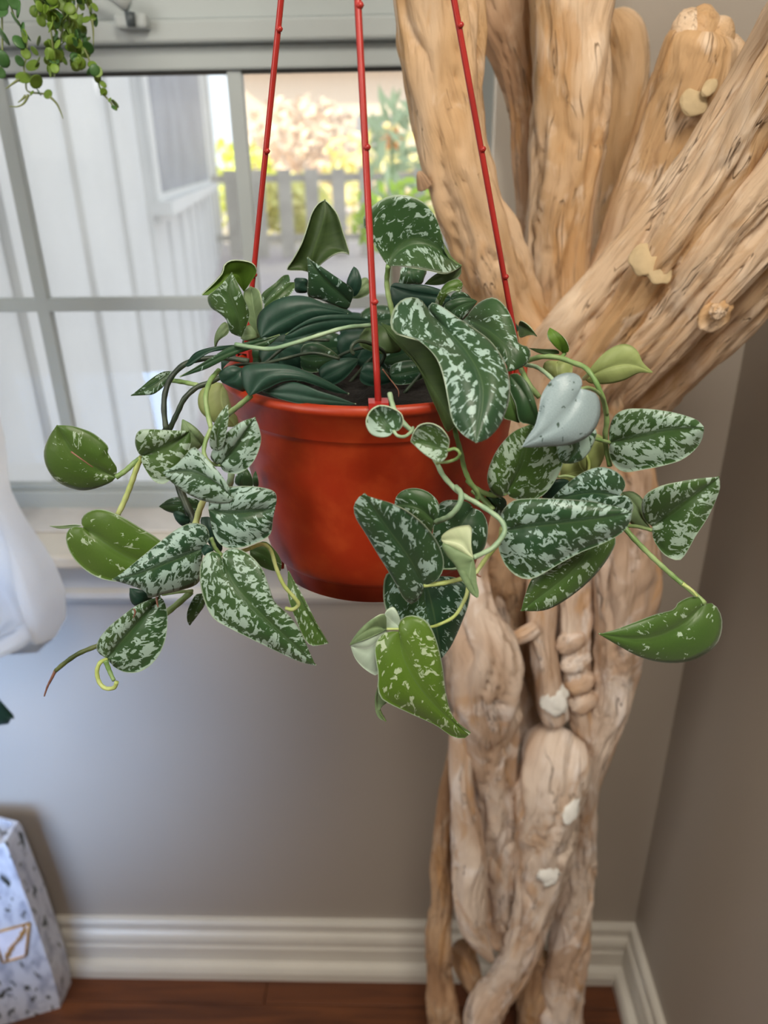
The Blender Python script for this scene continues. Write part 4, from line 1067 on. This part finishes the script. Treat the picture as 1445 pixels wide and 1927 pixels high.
vine('c2', [(335, 1112), (470, 1135), (590, 1142), (750, 1100), (900, 1052), (1080, 1000), (1250, 983)], 4.0, [.43, .425, .42, .42, .425, .43, .44], 'stem_blue')
vine('c3', [(255, 575), (245, 680), (255, 780), (280, 880), (300, 960)], 5.0, [.455, .46, .46, .46, .46], 'stem', 'petiole')
vine('c3', [(180, 1280), (230, 1180), (160, 1120), (60, 1090), (10, 1120), (5, 1160), (25, 1180)], 3.5, [.45, .44, .43, .42, .415, .415, .415], 'stem_dark', 'tendril')
vine('ca', [(60, 290), (200, 215), (420, 200), (600, 160), (850, 110), (1080, 160)], 3.0, [.43, .44, .45, .45, .46, .46], 'stem_dark')
for a0, a1, yy_ in (((480, 700), (620, 640), .5), ((560, 720), (760, 650), .52), ((640, 740), (800, 620), .54), ((760, 740), (900, 640), .5), ((800, 730), (860, 600), .55)):
    vine('f', [a0, ((a0[0] + a1[0]) / 2, (a0[1] + a1[1]) / 2 - 25), a1], 3.0, yy_, 'stem_dark')
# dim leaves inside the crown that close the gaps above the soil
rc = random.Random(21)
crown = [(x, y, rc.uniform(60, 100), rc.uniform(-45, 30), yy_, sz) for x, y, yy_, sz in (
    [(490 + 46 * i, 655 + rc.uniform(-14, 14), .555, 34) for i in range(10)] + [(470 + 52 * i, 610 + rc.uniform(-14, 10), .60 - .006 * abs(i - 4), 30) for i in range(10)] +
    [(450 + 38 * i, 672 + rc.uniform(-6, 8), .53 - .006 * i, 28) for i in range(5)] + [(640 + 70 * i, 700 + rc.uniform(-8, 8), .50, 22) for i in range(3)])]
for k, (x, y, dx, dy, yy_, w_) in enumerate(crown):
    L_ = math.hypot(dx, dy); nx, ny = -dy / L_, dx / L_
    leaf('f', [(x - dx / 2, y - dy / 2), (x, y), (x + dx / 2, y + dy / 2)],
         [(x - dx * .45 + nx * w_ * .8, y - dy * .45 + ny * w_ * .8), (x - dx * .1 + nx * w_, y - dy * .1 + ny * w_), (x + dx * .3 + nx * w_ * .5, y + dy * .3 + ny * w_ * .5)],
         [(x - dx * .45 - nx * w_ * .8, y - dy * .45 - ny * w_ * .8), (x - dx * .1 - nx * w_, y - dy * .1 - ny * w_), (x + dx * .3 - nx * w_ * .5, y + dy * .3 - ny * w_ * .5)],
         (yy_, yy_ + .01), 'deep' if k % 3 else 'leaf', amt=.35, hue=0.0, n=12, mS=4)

# --- left cluster
leaf('c4', [(475, 658), (350, 598), (225, 512), (140, 363)], [(482, 605), (455, 560), (430, 515), (430, 478), (350, 408), (255, 372), (195, 362)], [(440, 690), (330, 728), (240, 725), (145, 682), (85, 605), (67, 515), (95, 430)], (.425, .42), amt=.34, hue=.55, cup=.006, crease=.004, label='bright green leaf farthest left with a torn midrib slit')
leaf('c4', [(622, 535), (760, 490), (897, 395)], [(600, 515), (583, 455), (600, 398), (650, 384), (780, 390), (850, 392)], [(622, 570), (660, 640), (700, 685), (755, 692), (810, 640), (865, 555), (900, 470)], (.425, .415), amt=.72, hue=.4, cup=.004, crease=.006, label='dark green spotted leaf cupped upward, upper left')
leaf('c4', [(1140, 775), (1040, 690), (900, 630), (738, 628)], [(1120, 720), (1070, 640), (1000, 560), (950, 510), (915, 484), (870, 530), (810, 590)], [(1120, 800), (1050, 805), (960, 788), (870, 745), (790, 685)], (.385, .392), amt=.92, hue=.12, cup=.004, crease=.003, n=28, label='pale silvery leaf pointing left, folded over the one below')
leaf('c4', [(1000, 840), (1120, 865), (1250, 855), (1375, 840)], [(1010, 775), (1080, 720), (1180, 706), (1290, 712), (1370, 735), (1388, 780)], [(1015, 920), (1030, 980), (1065, 1035), (1125, 1062), (1220, 1048), (1320, 1005), (1355, 970), (1365, 900)], (.388, .39), amt=.85, hue=.06, cup=.006, crease=.006, n=28)
leaf('c4', [(1068, 586), (1160, 480), (1264, 318)], [(1040, 580), (1012, 545), (1025, 500), (1080, 425), (1150, 365), (1210, 332)], [(1085, 622), (1150, 638), (1215, 612), (1268, 545), (1298, 450), (1285, 370)], (.392, .388), amt=.85, hue=.15, cup=.003, crease=.005, n=22)
leaf('c4', [(1052, 508), (1060, 400), (1110, 243)], [(1012, 490), (1008, 420), (1035, 345), (1075, 280)], [(1082, 480), (1105, 390), (1114, 310)], (.388, .386), amt=.78, hue=.25, cup=.003, n=18, mS=5)
leaf('c4', [(960, 470), (900, 400), (856, 334)], [(990, 455), (950, 400), (900, 358)], [(930, 500), (880, 490), (850, 420)], (.44, .44), 'sage', under=True, n=14, mS=4)
leaf('c4', [(950, 830), (850, 815), (718, 822)], [(945, 785), (850, 768), (780, 778)], [(930, 868), (850, 870), (770, 852)], (.45, .45), amt=.5, hue=.1, n=14, mS=4)
leaf('c4', [(895, 890), (840, 880), (800, 865)], [(870, 868), (830, 848), (805, 850)], [(890, 930), (850, 932), (815, 900)], (.44, .44), 'deep', n=10, mS=4)
leaf('c4', [(292, 942), (400, 1020), (540, 1110), (700, 1160)], [(278, 905), (300, 865), (360, 838), (430, 846), (520, 885), (620, 945), (710, 1000), (760, 1060)], [(225, 940), (193, 985), (205, 1060), (255, 1140), (340, 1208), (440, 1243), (560, 1240)], (.418, .415), amt=.3, hue=.68, cup=.005, crease=.004, n=28, label='olive green leaf with few silver spots, left')
leaf('c5', [(805, 180), (660, 240), (500, 300), (375, 326)], [(832, 130), (815, 75), (750, 60), (680, 88), (600, 148), (510, 222), (430, 288)], [(795, 260), (782, 340), (700, 376), (620, 395), (550, 412), (528, 380), (450, 350)], (.388, .38), amt=.84, hue=.04, cup=.008, bulge=.008, n=28, label='bluish heavily silvered leaf pointing lower left')
leaf('c5', [(893, 226), (950, 350), (1080, 490), (1220, 620), (1331, 729)], [(868, 198), (830, 196), (796, 238), (786, 310), (800, 400), (845, 500), (920, 550), (1030, 605), (1160, 668), (1260, 712)], [(900, 195), (950, 177), (1020, 208), (1080, 275), (1110, 350), (1140, 430), (1200, 485), (1260, 565), (1300, 660)], (.378, .362), amt=.75, hue=.22, cup=.007, bulge=.009, n=32, mS=8, label='long spotted leaf pointing lower right beside the pot')
leaf('c5', [(352, 696), (470, 560), (600, 405)], [(308, 665), (308, 615), (360, 548), (430, 490), (485, 450), (550, 420)], [(385, 735), (440, 761), (510, 756), (580, 702), (625, 610), (636, 500), (622, 430)], (.392, .395), amt=.72, hue=.18, cup=.003, crease=.005, n=24, label='rounded spotted leaf with brown marks, lowest left')
leaf('c5', [(560, 420), (500, 400), (458, 365)], [(570, 390), (500, 370)], [(530, 440), (480, 448), (458, 410)], (.405, .405), 'deep', n=12, mS=4)
leaf('c5', [(1200, 285), (1280, 450), (1387, 626)], [(1235, 340), (1290, 440), (1345, 550)], [(1200, 400), (1240, 520), (1300, 630)], (.44, .42), amt=.5, hue=.5, cup=.002, n=20, mS=5)
leaf('c5', [(800, 390), (770, 460), (740, 542)], [(812, 440), (780, 490)], [(765, 400), (730, 470), (728, 520)], (.42, .42), amt=.55, hue=.2, n=14, mS=4)
leaf('c5', [(1020, 185), (1100, 220), (1165, 285)], [(1090, 145), (1150, 200), (1172, 250)], [(1030, 230), (1080, 268), (1130, 285)], (.43, .43), amt=.2, hue=.35, n=14, mS=4)
leaf('c4', [(1000, 880), (1010, 970), (1060, 1090)], [(955, 890), (975, 980), (1020, 1060)], [(1030, 900), (1065, 980), (1080, 1060)], (.42, .42), 'deep', n=14, mS=4)
leaf('c4', [(1190, 720), (1200, 660), (1215, 600)], [(1150, 690), (1160, 640)], [(1250, 710), (1245, 650)], (.43, .43), amt=.4, hue=.1, n=12, mS=4)
leaf('c4', [(1270, 720), (1265, 660), (1268, 620)], [(1248, 690), (1255, 640)], [(1285, 700), (1278, 650)], (.44, .44), amt=.3, hue=.1, n=10, mS=3)
leaf('c4', [(793, 55), (700, 130), (558, 196)], [(740, 60), (680, 95), (615, 150)], [(780, 100), (745, 145), (690, 186), (640, 192)], (.47, .46), amt=.6, hue=.1, n=18, mS=4, cup=.002)
leaf('c5', [(795, 170), (820, 180), (850, 215)], [(820, 160), (850, 180)], [(795, 200), (815, 215)], (.39, .39), 'deep', n=10, mS=3)
leaf('c4', [(282, 932), (200, 942), (98, 934)], [(240, 926), (160, 933)], [(240, 942), (160, 948)], (.42, .425), 'sage', n=12, mS=2, cup=0, bulge=0, crease=0, wave=0)
vine('c4', [(475, 657), (530, 620), (580, 575), (622, 545)], 5.0, [.425, .428, .43, .43], 'stem', 'petiole')
vine('c4', [(622, 540), (595, 600), (560, 700), (520, 800), (485, 870)], 5.2, [.43, .43, .43, .43, .428], 'stem_pale')
vine('c4', [(1230, 0), (1080, -20), (900, 0), (800, 75), (757, 170), (748, 270), (760, 385)], 5.2, [.46, .46, .455, .45, .445, .44, .435], 'stem_dark')
vine('c4', [(1160, 60), (1080, 85), (1000, 122), (930, 150), (865, 210), (825, 290), (780, 385)], 5.0, [.45, .45, .448, .445, .44, .44, .44], 'stem_dark')
vine('c4', [(940, 135), (860, 118), (775, 105)], 4.5, [.448, .455, .46], 'stem', 'petiole')
vine('c4', [(1240, 195), (1180, 245), (1110, 300), (1060, 340)], 5.2, [.405, .41, .42, .43], 'stem')
vine('c4', [(1060, 50), (1010, 110), (985, 200), (995, 290), (1015, 380)], 4.8, [.44, .43, .42, .415, .41], 'stem')
vine('c4', [(1015, 380), (985, 450), (975, 520), (1010, 575), (1068, 586)], 4.2, [.41, .405, .40, .396, .392], 'stem')
vine('c4', [(1130, 640), (1120, 700), (1100, 740)], 6.5, [.42, .41, .40], 'stem_blue')
vine('c4', [(980, 770), (950, 840), (925, 930), (905, 1000)], 6.0, [.42, .41, .405, .40], 'stem_pale')
vine('c4', [(760, 385), (790, 540), (830, 700), (870, 800), (910, 890), (960, 1000)], 7.5, [.445, .45, .45, .445, .44, .43], 'stem_dark')
vine('c4', [(1015, 1000), (1040, 1060), (1075, 1100)], 4.0, .392, 'stem', 'petiole')
vine('c5', [(745, 385), (700, 425), (640, 475), (560, 540)], 6.0, [.41, .41, .41, .415], 'stem')
vine('c5', [(400, 600), (305, 637), (220, 672), (160, 712), (112, 752)], 5.0, [.42, .42, .42, .42, .42], 'stem_olive', taper=0.85)
vine('c5', [(112, 750), (92, 790), (72, 830), (58, 872)], 3.2, .42, 'brown', 'dry_tip', 0.4)
vine('c5', [(352, 700), (320, 715), (305, 755), (315, 805), (345, 835), (385, 832), (398, 805)], 4.0, [.392, .388, .386, .384, .382, .38, .38], 'stem_pale')
vine('c5', [(345, 705), (362, 750), (385, 800)], 5.0, [.39, .388, .384], 'stem', 'bud', 0.7)
vine('c5', [(1020, 180), (1080, 160), (1120, 190), (1145, 270), (1180, 350), (1225, 405), (1250, 440), (1225, 465), (1190, 460)], 3.8, [.40, .41, .415, .415, .412, .41, .41, .41, .412], 'stem_pale')
vine('c5', [(610, 395), (680, 385), (755, 378)], 3.0, .40, 'stem', 'petiole')
vine('c5', [(1018, 182), (960, 200), (893, 228)], 3.6, [.40, .392, .38], 'stem_pale', 'petiole')

vine('c4', [(222, 512), (285, 557), (345, 600)], 1.6, [.413, .412, .413], 'brown', 'scar', 0.6)
vine('c5', [(478, 462), (484, 480), (476, 505)], 2.2, [.385, .384, .384], 'brown', 'scar', 0.4)
vine('c5', [(586, 408), (586, 430), (592, 455)], 2.6, [.388, .386, .385], 'brown', 'scar', 0.4)

# ---------------------------------------------------------------- curtain
m = NT('sheer_curtain')
tc = m.add('ShaderNodeTexCoord').outputs['Object']
m.color((0.8, 0.82, 0.85))
m.set(Roughness=0.8)
m.bump(m.noise(tc, 14, 3), 0.5, 0.01)
tr = m.add('ShaderNodeBsdfTranslucent'); tr.inputs[0].default_value = (0.85, 0.88, 0.92, 1)
tp = m.add('ShaderNodeBsdfTransparent')
m1 = m.add('ShaderNodeMixShader'); m1.inputs[0].default_value = 0.45
m2 = m.add('ShaderNodeMixShader'); m2.inputs[0].default_value = 0.10
m.t.links.new(m.b.outputs[0], m1.inputs[1]); m.t.links.new(tr.outputs[0], m1.inputs[2])
m.t.links.new(m1.outputs[0], m2.inputs[1]); m.t.links.new(tp.outputs[0], m2.inputs[2])
m.t.links.new(m2.outputs[0], m.n['Material Output'].inputs[0])
M['sheer'] = m.m
edge = [P(x, y, 0.86) for x, y in ((-8, 720), (5, 800), (24, 900), (60, 985), (92, 1060), (116, 1120), (122, 1165), (105, 1200), (62, 1226), (0, 1240))]
zs_e = [(2.2, edge[0].x - 0.03)] + [(p.z, p.x) for p in edge]
zbot = edge[-1].z
V, Fc = [], []
nz, nx = 60, 70
xl = -1.35
for j in range(nz + 1):
    z = 2.2 + (zbot - 2.2) * (j / nz)
    xe = np.interp(-z, [-q[0] for q in zs_e], [q[1] for q in zs_e])
    for i in range(nx + 1):
        u = i / nx
        x = xl + (xe - xl) * u
        amp = 0.012 + 0.018 * (j / nz)
        y = 0.865 + amp * math.sin(x * 52 + 0.6 * math.sin(z * 5)) + 0.006 * math.sin(x * 120 + z * 9) + 0.006 * math.sin(z * 40 + x * 30) * (j / nz)
        V.append((x, y, z))
for j in range(nz):
    for i in range(nx):
        a = j * (nx + 1) + i
        Fc.append((a, a + 1, a + nx + 2, a + nx + 1))
ct = empty('curtain', (-1.0, 0.865, zbot))
tag(ct, 'white sheer curtain with rounded hem hanging at the left edge of the window', 'curtain')
link('curtain_panel', pydata('curtain_panel', V, Fc), M['sheer'], ct)
link('curtain_rod', tube_me('curtain_rod', [Vector((-1.45, 0.865, 2.21)), Vector((XR - 0.05, 0.865, 2.21))], [0.008, 0.008], 12), plain('rod_metal', (0.3, 0.3, 0.3), 0.3), ct)
for x in (-1.4, XR - 0.1):
    box('rod_bracket', x - 0.01, x + 0.01, 0.865, 1.0 if x > WX1 else WALL, 2.36 - 0.16, 2.22, M['trim'], ct)

# ---------------------------------------------------------------- faceted white vessel, lower left
m = NT('mottled_white')
tc = m.add('ShaderNodeTexCoord').outputs['Object']
v = m.scale(tc, (75, 75, 34))
n = m.noise(v, 1.0, 3, 0.5, 0.3)
n2 = m.noise(m.scale(tc, (60, 60, 22)), 1.0, 2, 0.5, 0.4)
c = m.mix(m.smooth(n2, 0.42, 0.7), (0.62, 0.64, 0.70), (0.36, 0.38, 0.46))
c = m.mix(m.smooth(n, 0.60, 0.655), c, (0.04, 0.045, 0.035))
m.color(c)
M['mottled'] = m.set(Roughness=0.35)
def fl(x, y):
    d = P(x, y, 1.0) - CAM
    return CAM + d * (1.5 / -d.z)
A_ = fl(116, 1897); B_ = fl(139, 1845)
B_.y = min(B_.y, 0.955); 
fdir = (fl(20, 1925) - A_); fdir.z = 0; fdir.normalize()
bd_ = Vector((B_.x - A_.x, B_.y - A_.y, 0))
Cc = A_ + fdir * 0.20
poly = [A_, Vector((B_.x, B_.y, 0)), Vector((B_.x - 0.05, 0.968, 0)), Vector((Cc.x + 0.02, 0.968, 0)), Vector((Cc.x - 0.05, 0.93, 0)), Vector((Cc.x - 0.02, Cc.y - 0.01, 0))]
cen = sum(poly, Vector()) / 6
cen.z = 0
vs = tag(empty('faceted_vessel', (cen.x, cen.y, 0)), 'white faceted vessel with dark flecks and a gold-framed tag on the floor at lower left', 'vase')
lev = [(0.0, 0.97), (0.014, 0.97), (0.018, 1.0), (0.10, 1.03), (0.28, 1.0), (0.435, 0.93), (0.45, 0.90), (0.45, 0.82), (0.40, 0.82)]
V, Fc = [], []
for z, s in lev:
    for q in poly:
        V.append(cen + (Vector((q.x, q.y, 0)) - cen) * s + Vector((0, 0, z)))
for j in range(len(lev) - 1):
    for k in range(6):
        Fc.append((j * 6 + k, j * 6 + (k + 1) % 6, (j + 1) * 6 + (k + 1) % 6, (j + 1) * 6 + k))
Fc.append((5, 4, 3, 2, 1, 0)); Fc.append(tuple((len(lev) - 1) * 6 + k for k in range(6)))
link('body', pydata('body', V, Fc), M['mottled'], vs, False)
# gold framed tag on the front face
M['gold'] = plain('gold', (0.55, 0.30, 0.07), 0.35, 0.1, 100, Metallic=0.3)
def face_pt(u, z):
    sc = np.interp(z, [l[0] for l in lev[:6]], [l[1] for l in lev[:6]])
    a = cen + (Vector((A_.x, A_.y, 0)) - cen) * sc
    b = cen + (Vector((poly[5].x, poly[5].y, 0)) - cen) * sc
    p = a.lerp(b, u) + Vector((0, 0, z))
    return p + Vector((0.2, -1, 0.0)).normalized() * 0.003
def find(x, y):
    best = None
    for i in range(81):
        for j in range(81):
            p = face_pt(i / 80, 0.05 + 0.35 * j / 80)
            d = RW.transposed() @ (p - CAM)
            e = math.hypot(CX + F * d.x / -d.z - x, CY - F * d.y / -d.z - y)
            if best is None or e < best[0]:
                best = (e, i / 80, 0.05 + 0.35 * j / 80)
    return best[1:]
u1, z1 = find(54, 1737)
u0, z0 = find(48, 1800)
ul, zl_ = find(4, 1806)
cs = [face_pt(u1, z1), face_pt(u0, z0), face_pt(ul, z0), face_pt(ul, z1)]
tg = link('tag', pydata('tag', [c + Vector((0, 0.0008, 0)) for c in cs] + [c + Vector((0, 0.002, 0)) for c in cs], [(3, 2, 1, 0), (4, 5, 6, 7)]), plain('tag_paper', (0.8, 0.8, 0.9), 0.5), vs, False)
for i in (0, 1, 2, 3):
    link('tag_frame', tube_me('tag_frame', [cs[i], cs[(i + 1) % 4]], [0.0022, 0.0022], 6), M['gold'], tg)
# loose gold script strokes, too blurred in the photo to read
pts = []
for i in range(60):
    t = i / 59
    p = cs[2].lerp(cs[0], 0.12 + 0.76 * t)
    up = (cs[0] - cs[1])
    pts.append(p + up * 0.13 * math.sin(t * 44) * (1 + 0.4 * math.sin(t * 9)) + Vector((0, -0.0012, 0)))
link('tag_script', tube_me('tag_script', pts, [0.0012] * 60, 5), M['gold'], tg)

# ---------------------------------------------------------------- round-leaved trailing plant, upper left
TY = 0.72
topz = P(100, -120, TY).z
tp_ = tag(empty('string_plant', (P(90, -200, TY).x, TY, topz)), 'small round-leaved trailing plant hanging at the upper left before the window', 'plant')
M['tiny'] = plain('tiny_leaf', (0.15, 0.26, 0.03), 0.5, 0.45, 25)
M['tiny_dark'] = plain('tiny_leaf_dark', (0.05, 0.14, 0.035), 0.45, 0.3, 25)
M['tiny_stem'] = plain('tiny_stem', (0.25, 0.3, 0.12), 0.6)
rnd = random.Random(5)
bm = bmesh.new()
bmesh.ops.create_circle(bm, cap_ends=False, radius=1, segments=12)
ring = [v for v in bm.verts]
bm.free()
def disc_me(name):
    V, Fc = [], []
    prof = [(0, 0.10), (0.55, 0.07), (0.9, -0.03), (1.0, -0.12), (0.9, -0.16), (0.5, -0.08)]
    V.append((0, 0, 0.1))
    for r, z in prof[1:]:
        for k in range(12):
            a = 2 * math.pi * k / 12
            V.append((r * math.cos(a), r * 1.08 * math.sin(a), z))
    V.append((0, 0, -0.05))
    for k in range(12):
        Fc.append((0, 1 + k, 1 + (k + 1) % 12))
    for j in range(4):
        for k in range(12):
            Fc.append((1 + j * 12 + k, 1 + (j + 1) * 12 + k, 1 + (j + 1) * 12 + (k + 1) % 12, 1 + j * 12 + (k + 1) % 12))
    for k in range(12):
        Fc.append((1 + 4 * 12 + k, len(V) - 1, 1 + 4 * 12 + (k + 1) % 12))
    me = pydata(name, V, Fc)
    me.polygons.foreach_set('use_smooth', [True] * len(me.polygons))
    return me
dl_, dd_ = disc_me('leaf'), disc_me('leaf')
dl_.materials.append(M['tiny']); dd_.materials.append(M['tiny_dark'])
def tiny(x, y, r, Y, dark):
    p = P(x / 5.558, y / 5.558, Y)
    o = bpy.data.objects.new('leaf', dd_ if dark else dl_)
    col.objects.link(o)
    o.parent = tp_
    o.matrix_parent_inverse = Matrix.Translation(-tp_.location)
    o.location = p
    sc = 1.22 * r / 5.558 * mpp(p)
    o.scale = (sc, sc, sc)
    q = (CAM - p).to_track_quat('Z', 'Y').to_euler()
    o.rotation_euler = (q.x + rnd.uniform(-.9, .9), q.y + rnd.uniform(-.9, .9), rnd.uniform(0, 6))
strands = [
    ([(-30, -300), (10, 0), (25, 380), (20, 620), (5, 780)], [(30, 380, 75), (20, 620, 70), (0, 760, 45), (-5, 120, 70), (20, 30, 55)], 0, 1),
    ([(90, -300), (110, 0), (140, 150), (210, 260), (250, 400), (280, 560)], [(185, 95, 68), (160, 210, 62), (205, 435, 60), (270, 350, 62), (230, 290, 45), (150, 30, 50)], 3, 1),
    ([(280, 430), (275, 600), (250, 700), (270, 830), (285, 950), (400, 975), (500, 985)], [(208, 635, 42), (345, 690, 60), (400, 650, 50), (250, 820, 66), (375, 850, 58), (405, 965, 32), (505, 988, 40), (330, 970, 25)], 0, 0),
    ([(380, -300), (430, 0), (480, 130), (520, 260), (545, 420), (550, 560), (560, 740)], [], 26, 0),
    ([(600, -300), (640, 0), (670, 190), (640, 380), (600, 560), (660, 620)], [(400, 425, 42), (365, 530, 38)], 22, 0),
    ([(730, -300), (720, 0), (720, 160), (740, 300), (780, 450), (790, 600), (800, 700)], [(765, 440, 62), (800, 700, 45), (790, 600, 45)], 26, 0),
    ([(820, -300), (820, 0), (790, 180), (830, 300), (850, 400), (890, 520)], [(890, 540, 48), (860, 600, 42)], 18, 0),
    ([(900, -300), (900, 0), (950, 120), (955, 190), (1005, 225)], [(955, 100, 40), (900, 210, 42), (1005, 225, 42)], 6, 0),
    ([(880, 510), (930, 620), (955, 740), (1015, 820), (1045, 920), (1085, 990), (1150, 1060), (1195, 1140)], [(945, 755, 38), (1018, 820, 34), (1080, 875, 34), (1040, 915, 28), (1078, 975, 28), (1150, 1045, 20), (1195, 1130, 26), (1215, 1140, 14)], 4, 0),
    ([(380, -200), (400, 0), (410, 100), (400, 200)], [(390, 50, 45), (430, 225, 42), (470, 60, 50)], 6, 0),
    ([(640, -200), (560, 0), (530, 90), (590, 260)], [(590, 380, 45), (590, 250, 38)], 8, 0)]
for si, (pts, big, nr, dark) in enumerate(strands):
    Y = TY + rnd.uniform(-0.03, 0.03)
    q = cpx('c8', pts)
    W = catmull([tuple(P(a, b, Y)) for a, b in q], 30)
    link('stem', tube_me('stem', [Vector(r) for r in W], [0.0008] * 30, 6), M['tiny_stem'], tp_)
    Q = catmull([(p[0], p[1]) for p in pts], 60)
    for x, y, r in big:
        tiny(x, y, r, Y - 0.004, dark or rnd.random() < 0.3)
    for _ in range(int(nr * 1.6)):
        c_ = Q[rnd.randrange(5, 60)]
        tiny(c_[0] + rnd.uniform(-55, 55), c_[1] + rnd.uniform(-30, 30), rnd.uniform(32, 54), Y + rnd.uniform(-.012, .012), rnd.random() < 0.2)
for a in ([(520, 1010), (590, 1080), (630, 1160), (660, 1240)], [(300, 990), (250, 1080), (180, 1115), (100, 1112)], [(200, 830), (140, 870), (60, 930)], [(270, 1000), (230, 1040), (190, 1070)], [(960, 200), (975, 320), (978, 480)]):
    W = catmull([tuple(P(x, y, TY)) for x, y in cpx('c8', a)], 12)
    link('root', tube_me('root', [Vector(r) for r in W], [0.0012 - 0.0008 * i / 11 for i in range(12)], 6), M['tiny_stem'], tp_)
# its pot, just above the frame
pc = Vector((P(85, -60, TY).x, TY, P(85, -60, TY).z + 0.04))
link('pot', lathe_me('pot', [(0.0, 0.0), (0.05, 0.0), (0.066, 0.10), (0.070, 0.10), (0.070, 0.118), (0.064, 0.118), (0.060, 0.10), (0.0, 0.10)], pc, 40), plain('grey_pot', (0.5, 0.48, 0.45), 0.5), tp_)
link('hanger', tube_me('hanger', [pc + Vector((0, 0, 0.1)), Vector((pc.x, pc.y, 2.6))], [0.0015, 0.0015], 6), M['tiny_stem'], tp_)

# ---------------------------------------------------------------- dark-leaved plant at the left edge
DY = 0.74
dp = P(-330, 1650, DY)
dk = tag(empty('dark_leafed_plant', (dp.x, DY, 0)), 'dark green leaf tip of a plant at the far left edge, below the curtain', 'plant')
pc = Vector((dp.x - 0.1, DY - 0.2, 0))
link('pot', lathe_me('pot', [(0.0, 0.0), (0.09, 0.0), (0.12, 0.22), (0.125, 0.22), (0.125, 0.24), (0.115, 0.24), (0.11, 0.2), (0.0, 0.2)], pc, 40), plain('dark_pot', (0.1, 0.1, 0.1), 0.5), dk)
def simple_leaf(base, tip, wv_, mat, parent, jag=0.0):
    V, Fc = [], []
    d = tip - base
    for i in range(13):
        t = i / 12
        wd_ = min(1, 3 * t + 0.05) * max(0, 1 - t) ** 0.45 * (1 + jag * (0.35 if i % 3 == 0 else -0.1))
        c = base + d * t + Vector((0, 0, 0.02 * math.sin(math.pi * t)))
        for s in (-1, -0.5, 0, 0.5, 1):
            V.append(c + wv_ * s * wd_ + Vector((0, 0, 0.006 * abs(s))))
    for i in range(12):
        for k in range(4):
            Fc.append((i * 5 + k, i * 5 + k + 1, (i + 1) * 5 + k + 1, (i + 1) * 5 + k))
    o = link('leaf', pydata('leaf', V, Fc), mat, parent)
    s = o.modifiers.new('thick', 'SOLIDIFY'); s.thickness = 0.0012
M['dark_leaf'] = plain('dark_glossy_leaf', (0.008, 0.035, 0.018), 0.35, 0.3, 30)
tipp = P(27, 1352, DY)
top_ = Vector((tipp.x - 0.13, DY, tipp.z + 0.01))
link('stem', tube_me('stem', [pc + Vector((0, 0, 0.2)), top_], [0.006, 0.004], 8), M['stem'], dk)
simple_leaf(top_, tipp, Vector((0.004, -0.014, 0.075)), M['dark_leaf'], dk, 0.3)
for a in (2.2, 3.3, 4.4):
    simple_leaf(top_ - Vector((0, 0, 0.05)), top_ + Vector((0.12 * math.cos(a), 0.08 * math.sin(a), -0.06)), Vector((-math.sin(a), math.cos(a), 0)) * 0.03, M['dark_leaf'], dk, 0.4)
